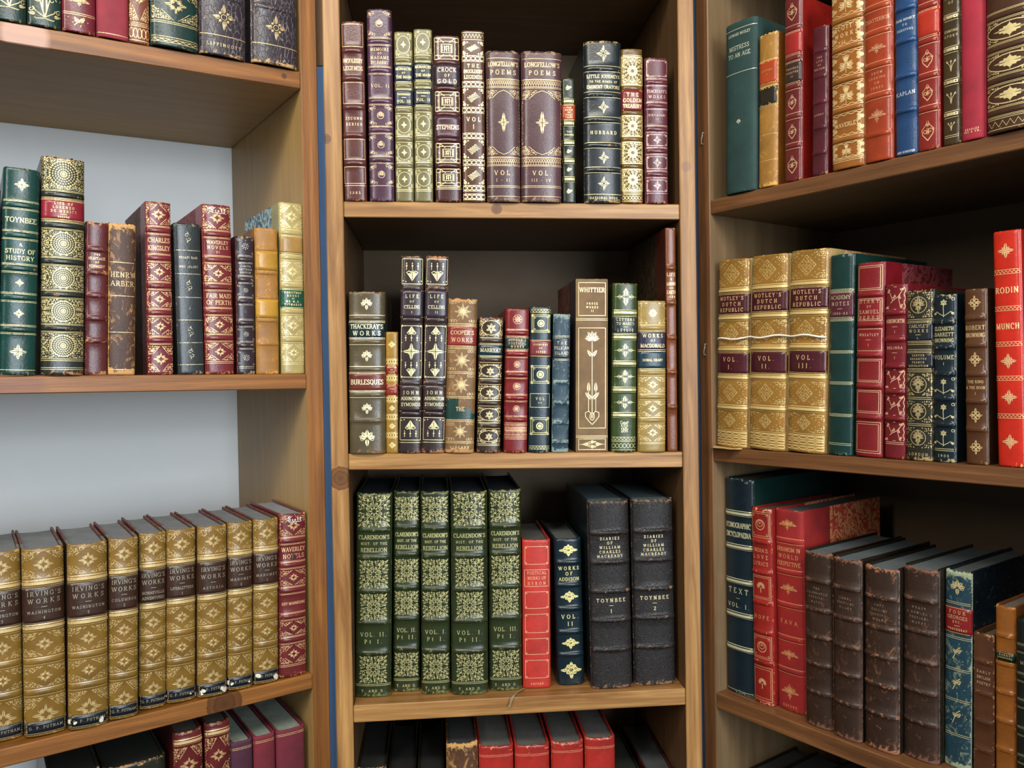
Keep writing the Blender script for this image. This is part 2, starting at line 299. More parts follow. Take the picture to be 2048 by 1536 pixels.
# ------------------------------------------------------------------ a small roman alphabet drawn with strokes and serifs
def _arc(cx, cy, rx, ry, a0, a1, n=9):
    return [(cx + rx * math.cos(math.radians(a0 + (a1 - a0) * i / n)), cy + ry * math.sin(math.radians(a0 + (a1 - a0) * i / n))) for i in range(n + 1)]
GL = {
 'A': (.78, [[(.05, 0), (.39, 1)], [(.39, 1), (.73, 0)], [(.18, .36), (.6, .36)]], [(.05, 0), (.73, 0)]),
 'B': (.66, [[(.14, 0), (.14, 1)], [(.14, 1), (.36, 1)] + _arc(.36, .77, .2, .23, 90, -90) + [(.14, .54)], [(.36, .54)] + _arc(.38, .27, .24, .27, 90, -90) + [(.14, 0)]], [(.1, 0), (.1, 1)]),
 'C': (.74, [_arc(.41, .5, .35, .5, 52, 308, 14), [(.64, .94), (.64, .72)]], []),
 'D': (.76, [[(.14, 0), (.14, 1)], [(.14, 1), (.34, 1)] + _arc(.34, .5, .36, .5, 90, -90, 12) + [(.14, 0)]], [(.1, 0), (.1, 1)]),
 'E': (.62, [[(.14, 0), (.14, 1)], [(.14, 1), (.54, 1), (.54, .82)], [(.14, .52), (.44, .52)], [(.14, 0), (.57, 0), (.57, .2)]], [(.1, 0), (.1, 1)]),
 'F': (.58, [[(.14, 0), (.14, 1)], [(.14, 1), (.54, 1), (.54, .82)], [(.14, .5), (.44, .5)]], [(.14, 0), (.1, 1)]),
 'G': (.78, [_arc(.41, .5, .35, .5, 52, 330, 14), [(.66, .94), (.66, .74)], [(.68, .04), (.68, .4)]], [(.66, .42)]),
 'H': (.8, [[(.14, 0), (.14, 1)], [(.66, 0), (.66, 1)], [(.14, .5), (.66, .5)]], [(.14, 0), (.14, 1), (.66, 0), (.66, 1)]),
 'I': (.34, [[(.17, 0), (.17, 1)]], [(.17, 0), (.17, 1)]),
 'J': (.42, [[(.26, 1), (.26, .1)] + _arc(.12, .1, .14, .2, 0, -110, 5)], [(.26, 1)]),
 'K': (.74, [[(.14, 0), (.14, 1)], [(.62, 1), (.16, .45)], [(.28, .6), (.66, 0)]], [(.14, 0), (.14, 1), (.62, 1), (.66, 0)]),
 'L': (.6, [[(.14, 0), (.14, 1)], [(.14, 0), (.55, 0), (.55, .22)]], [(.14, 1), (.1, 0)]),
 'M': (.95, [[(.12, 0), (.14, 1)], [(.14, 1), (.47, .08)], [(.47, .08), (.8, 1)], [(.8, 1), (.82, 0)]], [(.12, 0), (.1, 1), (.84, 1), (.82, 0)]),
 'N': (.82, [[(.14, 0), (.14, 1)], [(.14, 1), (.68, 0)], [(.68, 0), (.68, 1)]], [(.14, 0), (.1, 1), (.68, 1)]),
 'O': (.82, [_arc(.41, .5, .35, .5, 0, 360, 18)], []),
 'P': (.62, [[(.14, 0), (.14, 1)], [(.14, 1), (.34, 1)] + _arc(.34, .74, .22, .26, 90, -90) + [(.14, .48)]], [(.14, 0), (.1, 1)]),
 'Q': (.82, [_arc(.41, .5, .35, .5, 0, 360, 18), [(.45, .18), (.75, -.16)]], []),
 'R': (.72, [[(.14, 0), (.14, 1)], [(.14, 1), (.34, 1)] + _arc(.34, .75, .22, .25, 90, -90) + [(.14, .5)], [(.34, .5), (.66, 0)]], [(.14, 0), (.1, 1), (.68, 0)]),
 'S': (.58, [_arc(.3, .76, .2, .24, 35, 255, 9) + _arc(.28, .25, .23, .26, 75, -145, 9), [(.48, .96), (.48, .8)], [(.08, .04), (.08, .22)]], []),
 'T': (.68, [[(.34, 0), (.34, 1)], [(.05, .82), (.05, 1), (.63, 1), (.63, .82)]], [(.34, 0)]),
 'U': (.8, [[(.14, 1), (.14, .34)] + _arc(.4, .32, .26, .32, 180, 360, 10) + [(.66, 1)]], [(.14, 1), (.66, 1)]),
 'V': (.76, [[(.06, 1), (.38, 0)], [(.38, 0), (.7, 1)]], [(.06, 1), (.7, 1)]),
 'W': (1.06, [[(.05, 1), (.29, 0)], [(.29, 0), (.53, 1)], [(.53, 1), (.77, 0)], [(.77, 0), (1.01, 1)]], [(.05, 1), (.53, 1), (1.01, 1)]),
 'X': (.74, [[(.08, 1), (.66, 0)], [(.08, 0), (.66, 1)]], [(.08, 1), (.66, 0), (.08, 0), (.66, 1)]),
 'Y': (.72, [[(.06, 1), (.36, .48)], [(.66, 1), (.36, .48)], [(.36, .5), (.36, 0)]], [(.06, 1), (.66, 1), (.36, 0)]),
 'Z': (.66, [[(.08, .82), (.08, 1), (.58, 1), (.08, 0), (.6, 0), (.6, .2)]], []),
 '0': (.66, [_arc(.33, .5, .26, .5, 0, 360, 16)], []), '1': (.4, [[(.08, .84), (.2, 1), (.2, 0)]], [(.2, 0)]),
 '2': (.62, [_arc(.3, .72, .22, .28, 165, -20, 8) + [(.07, 0), (.55, 0), (.55, .14)]], []),
 '3': (.6, [_arc(.28, .75, .2, .25, 150, -80, 8), _arc(.28, .27, .24, .27, 85, -150, 9)], []),
 '4': (.64, [[(.44, 0), (.44, 1), (.06, .3), (.6, .3)]], [(.44, 0)]),
 '5': (.6, [[(.5, 1), (.14, 1), (.12, .56)] + _arc(.28, .3, .24, .3, 110, -150, 9)], []),
 '6': (.62, [[(.46, .98)] + _arc(.4, .3, .32, .68, 110, 180, 5) + _arc(.31, .29, .23, .29, 180, 540, 12)], []),
 '8': (.6, [_arc(.3, .76, .19, .24, 0, 360, 12), _arc(.3, .26, .23, .26, 0, 360, 12)], []),
 '9': (.62, [_arc(.31, .7, .23, .3, 0, 360, 12), [(.54, .7), (.5, .3), (.2, .0)]], []),
 '7': (.58, [[(.06, .85), (.06, 1), (.54, 1), (.2, 0)]], []),
 '-': (.5, [[(.08, .42), (.42, .42)]], []), '.': (.26, [[(.08, .05), (.2, .05)]], []), ',': (.26, [[(.16, .1), (.08, -.15)]], []), "'": (.22, [[(.12, 1), (.08, .78)]], []),
 '&': (.8, [[(.7, .0), (.18, .78)] + _arc(.32, .8, .15, .2, 190, -30, 7) + [(.12, .36)] + _arc(.32, .24, .24, .24, 150, 330, 8) + [(.66, .48)]], []),
 ':': (.26, [[(.08, .1), (.2, .1)], [(.08, .6), (.2, .6)]], []), ' ': (.36, [], []), '/': (.4, [[(.05, 0), (.35, 1)]], []),
 'a': (.5, [_arc(.24, .28, .18, .28, 40, 320, 9), [(.42, .6), (.42, 0)]], []), 'c': (.46, [_arc(.26, .28, .2, .28, 40, 320, 9)], []),
 'o': (.5, [_arc(.25, .28, .2, .28, 0, 360, 11)], []), 't': (.36, [[(.18, .9), (.18, .06), (.3, 0)], [(.05, .58), (.32, .58)]], []),
}

class Pen:
    """draws thin raised leaf on a curved spine; x is measured round the curve from its centre, z up from the foot"""
    def __init__(s, mb, prof, bumpf, off, mi):
        s.mb = mb; s.prof = prof; s.bumpf = bumpf; s.off = off; s.mi = mi
    def P(s, x, z):
        px, py, nx, ny = s.prof(x); o = s.off + s.bumpf(x, z)
        return s.mb.vert((px + nx * o, py + ny * o, z))
    def poly(s, pts):
        n = len(pts); cx = sum(p[0] for p in pts) / n; cz = sum(p[1] for p in pts) / n
        a = sum(pts[i][0] * pts[(i + 1) % n][1] - pts[(i + 1) % n][0] * pts[i][1] for i in range(n))
        if a < 0: pts = pts[::-1]
        c = s.P(cx, cz); r = [s.P(*p) for p in pts]
        for i in range(n): s.mb.face((c, r[i], r[(i + 1) % n]), s.mi)
    def seg(s, a, b, wa, wb):
        dx, dz = b[0] - a[0], b[1] - a[1]; L = math.hypot(dx, dz)
        if L < 1e-6: return
        k = max(1, int(abs(dx) / 0.0028)); nx, nz = -dz / L / 2, dx / L / 2
        pr = None
        for i in range(k + 1):
            t = i / k; x, z = a[0] + dx * t, a[1] + dz * t; w = wa + (wb - wa) * t
            q = (s.P(x + nx * w, z + nz * w), s.P(x - nx * w, z - nz * w))
            if pr: s.mb.face((pr[0], pr[1], q[1], q[0]), s.mi)
            pr = q
    def stroke(s, pts, w, w2=None):
        n = len(pts) - 1; w2 = w if w2 is None else w2
        if n < 1: return
        pr = None; out = []
        for i, p in enumerate(pts):
            a = pts[max(0, i - 1)]; b = pts[min(n, i + 1)]; dx, dz = b[0] - a[0], b[1] - a[1]; L = math.hypot(dx, dz) or 1e-9
            ww = (w + (w2 - w) * i / n) / 2; nx, nz = -dz / L * ww, dx / L * ww
            q = (s.P(p[0] + nx, p[1] + nz), s.P(p[0] - nx, p[1] - nz))
            if pr: s.mb.face((pr[0], pr[1], q[1], q[0]), s.mi)
            pr = q
    def hline(s, z, x0, x1, w): s.seg((x0, z), (x1, z), w, w)
    def frame(s, x0, x1, z0, z1, w):
        s.hline(z0, x0, x1, w); s.hline(z1, x0, x1, w); s.seg((x0, z0), (x0, z1), w, w); s.seg((x1, z0), (x1, z1), w, w)
    def dot(s, x, z, r, n=7):
        if r > .0013: s.ring(x, z, r * .86, r * .3, n=14); r *= .5
        s.poly([(x + r * math.cos(6.2832 * i / n), z + r * math.sin(6.2832 * i / n)) for i in range(n)])
    def ring(s, x, z, r, w, rz=None, n=20):
        rz = rz or r; s.stroke([(x + r * math.cos(6.2832 * i / n), z + rz * math.sin(6.2832 * i / n)) for i in range(n + 1)], w)
    def leaf(s, x, z, L, ang, fat=.36):
        c, q = math.cos(ang), math.sin(ang); g = .04 if L * fat > .0011 else 0
        f = lambda us: s.poly([(x + L * (u * c - v * q), z + L * (u * q + v * c)) for u, v in us])
        if not g: f(((0, 0), (.3, -fat / 2), (.65, -fat / 2.4), (1, 0), (.65, fat / 2.4), (.3, fat / 2)))
        else:     # two lobes either side of a midrib left in leather
            for k in (1, -1): f(((.1, k * g), (.3, k * fat / 2), (.48, k * fat / 2.1), (.68, k * fat / 2.5), (.98, k * g * .8), (.5, k * g)))
    def lozenge(s, x, z, w, h, n=9, amp=.13):
        pts = []
        for k in range(48):
            t = 6.2832 * k / 48; r = (1 + amp * math.cos(t * n + (math.pi if n % 4 else 0))) / (abs(math.cos(t)) + abs(math.sin(t))) * .95; pts.append((x + w * r * math.cos(t), z + h * r * math.sin(t)))
        s.poly(pts)
    def curl(s, x, z, r, ang, turn=1, w=.0004, k=1.35):
        pts = []
        for i in range(11):
            t = i / 10; a = ang + turn * t * math.pi * 2 * k * .8; rr = r * (1 - .82 * t)
            pts.append((x + rr * math.cos(a), z + rr * math.sin(a)))
        s.stroke(pts, w, w * .7)
    def text(s, txt, cx, zb, h, maxw, bold=1.0, track=0.12):
        W = sum(GL.get(c, GL['O'])[0] + track for c in txt) - track
        sx = h
        if len(txt) > 1 and W * sx < maxw * .8:      # short titles are letter-spaced
            extra = min(.42, (maxw * .84 / sx - W) / (len(txt) - 1)); track += extra; W += extra * (len(txt) - 1)
        if W * sx > maxw: sx = maxw / W
        x = cx - W * sx / 2
        tv, th = .128 * bold, .07 * bold
        mw = .00036
        for c in txt:
            g = GL.get(c, GL['O'])
            for st in g[1]:
                for a, b in zip(st, st[1:]):
                    dx, dz = (b[0] - a[0]) * sx, (b[1] - a[1]) * h; L = math.hypot(dx, dz) or 1e-9
                    v = abs(dz) / L; up = dx * dz > 0 and abs(dx) > .15 * abs(dz)
                    t = (th + (tv - th) * v * (.35 if up and len(st) < 4 else 1)) * h
                    t = max(t, mw); ex = t * .25
                    s.seg((x + a[0] * sx - dx / L * ex, zb + a[1] * h - dz / L * ex), (x + b[0] * sx + dx / L * ex, zb + b[1] * h + dz / L * ex), t, t)
            for (qx, qz) in g[2]: s.seg((x + (qx - .13) * sx, zb + qz * h), (x + (qx + .13) * sx, zb + qz * h), max(.07 * h, mw * .9), max(.07 * h, mw * .9))
            x += (g[0] + track) * sx
    def lines(s, ls, x0, x1, z0, z1, hmax=.0058, bold=1.0):
        wts = [(.35 if l == '-' else .62 if l[:1] == '~' else .8 if l[:1] == '^' else 1.0) for l in ls]
        H = (z1 - z0) * .9; unit = H / (sum(wts) + .62 * (len(ls) - 1) + .3); unit = min(unit * .92, hmax * .86)
        gap = min(unit * .85, (H - unit * sum(wts)) / max(1, len(ls)))
        tot = unit * sum(wts) + gap * (len(ls) - 1); z = (z0 + z1) / 2 + tot / 2; cx = (x0 + x1) / 2
        for l, wt in zip(ls, wts):
            h = unit * wt; z -= h
            if l == '-': s.hline(z + h / 2, cx - .0028, cx + .0028, .0005)
            else: s.text(l.lstrip('~^'), cx, z, h, (x1 - x0) * .84, bold * (1.1 if wt < 1 else 1), .12 if len(l) > 6 else .22)
            z -= gap

def mir(f):
    for a in (1, -1):
        for b in (1, -1): f(a, b)

# ---- ornaments: each fills the box centred (x, z) with half sizes (rx, rz)
def o_none(p, x, z, rx, rz, R): pass
def o_star(p, x, z, rx, rz, R):
    r = min(rx, rz) * .4
    for k in range(8): p.leaf(x, z, r * (1.15 if k % 2 == 0 else .8), k * math.pi / 4, .42)
def o_starbig(p, x, z, rx, rz, R): o_star(p, x, z, rx * 1.35, rz * 1.35, R); p.dot(x, z, min(rx, rz) * .16)
def o_cross(p, x, z, rx, rz, R):
    r = min(rx * .62, rz * .72)
    for k in range(4):
        a = k * math.pi / 2; p.leaf(x + .30 * r * math.cos(a), z + .30 * r * math.sin(a), r * (.75 if k % 2 else .62), a, .3)
        b = a + math.pi / 4; p.dot(x + .42 * r * math.cos(b), z + .42 * r * math.sin(b), r * .1); p.curl(x + .5 * r * math.cos(a), z + .5 * r * math.sin(a), r * .22, b, 1, .0005)
    p.ring(x, z, r * .22, .0006, n=10)
def o_floret(p, x, z, rx, rz, R):
    r = min(rx, rz) * .62
    for k in range(4):
        a = k * math.pi / 2 + math.pi / 4; p.dot(x + .42 * r * math.cos(a), z + .42 * r * math.sin(a), r * .3); p.leaf(x, z, r * 1.05, a - math.pi / 4, .5)
def o_bud(p, x, z, rx, rz, R):
    r = min(rx, rz) * .62
    for a, l in ((90, 1), (50, .95), (130, .95), (15, .95), (165, .95), (270, .9)): p.leaf(x, z - .1 * r, r * l, math.radians(a), .5)
    p.curl(x - .5 * r, z - .15 * r, .28 * r, 2, 1, .0006); p.curl(x + .5 * r, z - .15 * r, .28 * r, 1.1, -1, .0006)
def o_fleuron(p, x, z, rx, rz, R):
    r = min(rx * .8, rz) * .6
    p.curl(x - .15 * r, z + .3 * r, .4 * r, 0, 1, .0006); p.curl(x + .15 * r, z - .25 * r, .4 * r, math.pi, 1, .0006)
    p.leaf(x, z + .5 * r, .5 * r, 1.4); p.leaf(x, z - .5 * r, .5 * r, -1.8)
def o_lyre(p, x, z, rx, rz, R):
    r = min(rx * .9, rz * .7)
    for q in (1, -1):
        p.stroke([(x, z - r), (x + q * .5 * r, z - .4 * r), (x + q * .6 * r, z + .1 * r), (x + q * .2 * r, z + .55 * r), (x + q * .05 * r, z + .95 * r)], .0011, .0005)
        p.curl(x + q * .25 * r, z - .05 * r, .28 * r, 0, q, .0008)
    p.leaf(x, z - .5 * r, .8 * r, 1.57); p.dot(x, z + .55 * r, .16 * r)
def o_vine3(p, x, z, rx, rz, R):
    r = min(rx * .9, rz * .8)
    for a in (70, 90, 110): p.stroke([(x, z - r * .7), (x + .3 * r * math.cos(math.radians(a)) * 1.2, z), (x + r * math.cos(math.radians(a)) * 1.3, z + .5 * r)], .0006); p.leaf(x + r * math.cos(math.radians(a)) * 1.2, z + .35 * r, .4 * r, math.radians(a), .6)
def o_rosette(p, x, z, rx, rz, R):
    r = min(rx, rz) * .5; p.ring(x, z, r, .0005, n=16)
    for k in range(8): p.leaf(x, z, r * .9, k * math.pi / 4, .42)
    p.dot(x, z, r * .2)
def o_smallrose(p, x, z, rx, rz, R):
    r = min(rx, rz) * .34; p.ring(x, z, r * .5, .0005, n=10)
    for k in range(8): a = k * math.pi / 4; p.dot(x + r * math.cos(a), z + r * math.sin(a), r * .24, 5)
    mir(lambda a, b: p.curl(x + a * rx * .8, z + b * rz * .78, rx * .16, 0, a * b, .0004))
def o_medal(p, x, z, rx, rz, R):
    """round sunflower medallion in dense scrolls"""
    r = min(rx * .62, rz * .88)
    p.dot(x, z, r * .12, 8)
    for k in range(1, 6):
        rr = r * (.02 + .185 * k); n = 5 + 5 * k
        for j in range(n): a = 6.2832 * (j + .37 * k) / n; p.leaf(x + rr * math.cos(a) - .08 * r * math.cos(a + 1.0), z + rr * math.sin(a) - .08 * r * math.sin(a + 1.0), r * .19, a + 1.0, .5)
    p.ring(x, z, r * 1.02, .0005, n=28)
    fill_scrolls(p, x, z, rx, rz, R, lambda u, v: math.hypot(u * rx, v * rz) > r * 1.08, .0016, 1.0)
def fill_scrolls(p, x, z, rx, rz, R, inside, cell, dens):
    nx, nz = max(2, int(rx / cell)), max(2, int(rz / cell))
    for i in range(nx):
        for j in range(nz):
            u, v = (i + .5) / nx, (j + .5) / nz
            if not inside(u, v) or R.random() > dens: continue
            t = R.random(); aa = R.random() * 6.28; rr = cell * (.42 + .12 * R.random()); tn = R.choice((1, -1))
            ju, jv = R.uniform(-.25, .25) / nx, R.uniform(-.25, .25) / nz
            def f(a, b, u=u + ju, v=v + jv):
                X, Z = x + a * u * rx, z + b * v * rz; A = math.atan2(b * math.sin(aa), a * math.cos(aa))
                if t < .42: p.curl(X, Z, rr, A, tn * a * b, .0006)
                elif t < .85: p.leaf(X - rr * math.cos(A) * .8, Z - rr * math.sin(A) * .8, rr * 1.9, A, .5)
                else: p.dot(X, Z, rr * .5, 5)
            mir(f)
def o_corners(p, x, z, rx, rz, R):
    """scroll-filled corners leaving a dark lozenge with a leafy tool at its centre"""
    fill_scrolls(p, x, z, rx * .97, rz * .95, R, lambda u, v: u + v > 1.12, .00165, 1.0)
    mir(lambda a, b: p.stroke([(x + a * rx * .97, z + b * rz * .06), (x + a * rx * .55, z + b * rz * .42), (x + a * rx * .1, z + b * rz * .93)], .0005))
    r = min(rx * .62, rz * .66)
    for k in range(4): a = k * math.pi / 2; p.leaf(x + r * .2 * math.cos(a), z + r * .2 * math.sin(a), r * (.8 if k % 2 == 0 else .65), a, .3); p.curl(x + r * .45 * math.cos(a + .4), z + r * .4 * math.sin(a + .4), r * .14, a, 1, .00042)
    for k in range(4):
        a = k * math.pi / 2 + math.pi / 4; p.dot(x + r * .38 * math.cos(a), z + r * .38 * math.sin(a), r * .17); p.curl(x + r * .55 * math.cos(a), z + r * .45 * math.sin(a), r * .16, a, 1, .0004)
def o_cornerlight(p, x, z, rx, rz, R):
    """engraved gilt panel: sparse corners and a floret"""
    fill_scrolls(p, x, z, rx * .97, rz * .95, R, lambda u, v: u + v > 1.3, .002, .9)
    r = min(rx, rz) * .42
    for k in range(4): a = k * math.pi / 2; p.leaf(x, z, r, a, .6); p.dot(x + r * .6 * math.cos(a + .785), z + r * .6 * math.sin(a + .785), r * .26)
def o_motley(p, x, z, rx, rz, R):
    fill_scrolls(p, x, z, rx * .97, rz * .95, R, lambda u, v: u + v > 1.25, .002, 1.0)
    r = min(rx * .62, rz * .78)
    for i in range(-2, 3):
        for j in range(-2, 3):
            if abs(i) + abs(j) <= 2: p.curl(x + i * r * .36, z + j * r * .36, r * .2, (i + j) * 1.2, 1 if (i * j) % 2 else -1, .0006)
    p.stroke([(x + r * .95, z), (x, z + r * .95), (x - r * .95, z), (x, z - r * .95), (x + r * .95, z)], .0006)
    mir(lambda a, b: [p.dot(x + a * rx * (.75 - .16 * k), z + b * rz * (.12 + .2 * k), .0006, 6) for k in range(4)])
def o_goldleafy(p, x, z, rx, rz, R):
    r = min(rx * .7, rz * .8)
    for a, l in ((90, 1), (60, .8), (120, .8), (30, .75), (150, .75), (270, .9), (0, .7), (180, .7), (300, .6), (240, .6)): p.leaf(x, z, r * l, math.radians(a), .34)
    p.ring(x, z, r * .85, .0006)
    fill_scrolls(p, x, z, rx * .97, rz * .95, R, lambda u, v: u + v > 1.15, .0019, 1.0)
def o_golden(p, x, z, rx, rz, R):
    """almost solid gold panel pierced by a flower in a ring"""
    r = min(rx, rz) * .9
    for k in range(12):
        a = k * math.pi / 6; p.leaf(x + r * .1 * math.cos(a), z + r * .1 * math.sin(a), r * .55, a, .45)
        p.curl(x + r * .78 * math.cos(a), z + r * .78 * math.sin(a), r * .16, a, 1, .0007)
    fill_scrolls(p, x, z, rx * .98, rz * .97, R, lambda u, v: math.hypot(u * rx, v * rz) > r * .95, .0013, 1.0)
    p.frame(x - rx * .97, x + rx * .97, z - rz * .96, z + rz * .96, .0012)
def o_clarendon(p, x, z, rx, rz, R):
    """square arabesque: dense four-fold strapwork"""
    s = min(rx * .82, rz * .92); r2 = R
    for k in range(8):
        a = k * math.pi / 4; p.leaf(x + s * .1 * math.cos(a), z + s * .1 * math.sin(a), s * .24, a, .4); p.curl(x + s * .42 * math.cos(a + .39), z + s * .42 * math.sin(a + .39), s * .13, a, 1, .0006); p.stroke([(x + s * .3 * math.cos(a), z + s * .3 * math.sin(a)), (x + s * .95 * math.cos(a + .12), z + s * .95 * math.sin(a + .12))], .0006)
    def q(a, b):
        for (u, v, r, t0, tn) in ((.25, .72, .16, 0, 1), (.72, .25, .16, 1.57, -1), (.55, .55, .2, .8, 1), (.84, .84, .14, .8, 1), (.5, .9, .12, 2, -1), (.9, .5, .12, 0, 1), (.12, .93, .09, 0, 1), (.93, .12, .09, 1.5, -1), (.38, .38, .12, 3, 1), (.7, .72, .1, 4, -1), (.2, .5, .1, 2, 1), (.5, .2, .1, 5, -1)):
            A = math.atan2(b * math.sin(t0), a * math.cos(t0)); p.curl(x + a * u * s, z + b * v * s, r * s, A, tn * a * b, .0005)
        for (u, v, L, t0) in ((.3, .9, .2, 1.4), (.9, .3, .2, .2), (.6, .35, .25, .4), (.35, .6, .25, 1.2), (.75, .95, .18, 2.6), (.95, .75, .18, -1), (.95, .95, .16, .785), (.62, .78, .2, 1), (.8, .6, .2, .5), (.15, .8, .16, 1.9), (.8, .15, .16, -.3)):
            A = math.atan2(b * math.sin(t0), a * math.cos(t0)); p.leaf(x + a * u * s, z + b * v * s, L * s * 1.1, A, .45)
        p.dot(x + a * s * 1.02, z + b * s * 1.0, .0008, 6); p.leaf(x + a * s * 1.0, z + b * s * .98, .0032, math.atan2(b, a) + 3.14, .6)
    mir(q)
def o_crest(p, x, z, rx, rz, R):
    """lobed cartouche, wider than tall"""
    w, h = min(rx * .72, rz * .95), min(rz * .62, rx * .8)
    for (u, v, r) in ((0, 0, .32), (.38, .2, .24), (-.38, .2, .24), (.66, .0, .18), (-.66, 0, .18), (0, .55, .26), (0, -.55, .22), (.32, -.25, .2), (-.32, -.25, .2), (.3, .5, .17), (-.3, .5, .17)):
        p.ring(x + u * w, z + v * h, r * w * .75, .0011, r * h * .85, 10); p.curl(x + u * w, z + v * h, r * w * .5, u * 3, 1 if u > 0 else -1, .0006)
    p.leaf(x, z - .5 * h, .55 * h, -1.57, .7); p.leaf(x, z + .5 * h, .55 * h, 1.57, .7); p.leaf(x + .65 * w, z, .4 * w, 0, .6); p.leaf(x - .65 * w, z, .4 * w, 3.14, .6)
def o_leafcrest(p, x, z, rx, rz, R):
    w, h = min(rx * .66, rz * .9), min(rz * .55, rx * .62)
    for a, l in ((90, 1), (65, .8), (115, .8), (35, .8), (145, .8), (10, .9), (170, .9), (270, .8), (300, .5), (240, .5)):
        t = math.radians(a); p.leaf(x, z - .1 * h, math.hypot(w * math.cos(t), h * math.sin(t)) * l, t, .26)
    for q in (1, -1): p.leaf(x + q * w * .55, z - .05 * h, w * .45, 0 if q > 0 else 3.14, .35); p.curl(x + q * w * .45, z + .3 * h, w * .16, 0, q, .0005)
    p.dot(x, z + .05 * h, h * .22)
def o_hdiamond(p, x, z, rx, rz, R):
    w = rx * .85
    for q in (1, -1):
        p.leaf(x + q * .2 * w, z, .45 * w, 0 if q > 0 else 3.14, .42); p.dot(x + q * .72 * w, z, .0006); p.seg((x + q * .6 * w, z), (x + q * w, z), .0007, .0003); p.leaf(x, z, rz * .75, q * 1.57, .5)
        p.curl(x + q * .18 * w, z + .15 * w, .12 * w, 0, q, .0005); p.curl(x + q * .18 * w, z - .15 * w, .12 * w, 0, -q, .0005)
    for k in (-.45, .45): 
        p.stroke([(x - .75 * w, z), (x, z + k * rz * 1.3), (x + .75 * w, z)], .0004)
def o_flower(p, x, z, rx, rz, R):
    """six-petalled flower on a stem with two drooping buds"""
    r = min(rx, rz) * .34; fz = z + rz * .42
    for k in range(6): p.leaf(x, fz, r, k * math.pi / 3 + .5, .55)
    p.stroke([(x, fz), (x - .0003, z), (x, z - rz * .85)], .0007)
    for q in (1, -1):
        p.stroke([(x, z - rz * .75), (x + q * rx * .35, z - rz * .55), (x + q * rx * .62, z - rz * .35), (x + q * rx * .75, z - rz * .5)], .0006)
        p.leaf(x + q * rx * .92, z - rz * .62, rx * .36, 2.6 if q > 0 else .54, .6)
    p.ring(x + rx * .8, z + rz * .72, rx * .12, .0005, n=8)
def o_vine(p, x, z, rx, rz, R):
    p.stroke([(x - rx * .8, z - rz * .8), (x - rx * .2, z - rz * .2), (x + rx * .3, z + rz * .1), (x + rx * .75, z + rz * .75)], .0008)
    p.stroke([(x - rx * .2, z - rz * .2), (x - rx * .5, z + rz * .5)], .0006); p.stroke([(x + rx * .3, z + rz * .1), (x + rx * .5, z - rz * .7)], .0006)
    for u, v, a in ((-.5, .5, 1.9), (.6, .6, .9), (.5, -.6, -1.2), (-.7, -.7, -2.4), (0, 0, 1.6), (.3, .1, -.6)): p.leaf(x + u * rx, z + v * rz, rx * .34, a, .6); p.leaf(x + u * rx, z + v * rz, rx * .26, a + 1.2, .6)
    s = .85; n = 12; p.stroke([(x + rx * .86 + rx * .05 * math.sin(k * 1.4), z - rz * .9 + 1.8 * rz * k / n) for k in range(n + 1)], .0006)
    for q in (1, -1): p.stroke([(x - rx * .9, z + q * rz * .86), (x, z + q * rz * .94), (x + rx * .86, z + q * rz * .9)], .0005)
def o_thistle(p, x, z, rx, rz, R):
    r = min(rx * .52, rz * .78)
    for a in (62, 76, 90, 104, 118): p.leaf(x, z + .2 * r, r * .85, math.radians(a), .3)
    p.dot(x, z + .2 * r, r * .22)
    for a in (30, 150, 5, 175, -28, 208): p.leaf(x, z - .25 * r, r * .95, math.radians(a), .38)
    p.seg((x, z + .1 * r), (x, z - r), .0008, .0006); clover_sides(p, x, z, rx, rz)
def clover_sides(p, x, z, rx, rz):
    for q in (1, -1):
        for v in (.42, -.42):
            for a in (0, 2.1, 4.2): p.dot(x + q * rx * .8 + .12 * rx * math.cos(a), z + v * rz + .12 * rx * math.sin(a), rx * .105, 6)
        n = 16; p.stroke([(x - rx * .95 + 1.9 * rx * k / n, z + q * rz * (.82 + .07 * math.sin(k * 1.6))) for k in range(n + 1)], .0006)
        p.hline(z + q * rz * .96, x - rx, x + rx, .0005)
def o_clovers(p, x, z, rx, rz, R): clover_sides(p, x, z, rx, rz)
def o_bird(p, x, z, rx, rz, R):
    r = min(rx, rz) * .6; p.leaf(x - r, z - .2 * r, 1.8 * r, .4, .5); p.leaf(x - .1 * r, z, r, 1.9, .6); p.dot(x + .5 * r, z + .4 * r, .25 * r)
def o_frame2(p, x, z, rx, rz, R):
    p.frame(x - rx * .86, x + rx * .86, z - rz * .84, z + rz * .84, .0006)
    mir(lambda a, b: p.leaf(x + a * rx * .84, z + b * rz * .8, .0032, math.atan2(-b * .8, -a), .5))
def o_frame(p, x, z, rx, rz, R): p.frame(x - rx * .9, x + rx * .9, z - rz * .88, z + rz * .88, .0006)
def o_frame3(p, x, z, rx, rz, R): o_frame(p, x, z, rx, rz, R); p.frame(x - rx * .78, x + rx * .78, z - rz * .76, z + rz * .76, .0005)
def o_fancy(p, x, z, rx, rz, R):
    """corner sprays round a small emblem"""
    mir(lambda a, b: [p.curl(x + a * rx * (.86 - .2 * k), z + b * rz * (.62 + .11 * k), rx * .14, a, a * b, .00045) for k in range(3)] + [p.leaf(x + a * rx * .9, z + b * rz * .9, rx * .35, math.atan2(-b, -a), .4)])
    p.ring(x, z, rx * .26, .0006, n=12); p.leaf(x, z - rx * .15, rx * .5, 1.57, .6); p.curl(x - .12 * rx, z, .12 * rx, 0, 1, .0005); p.curl(x + .12 * rx, z, .12 * rx, 3, -1, .0005)
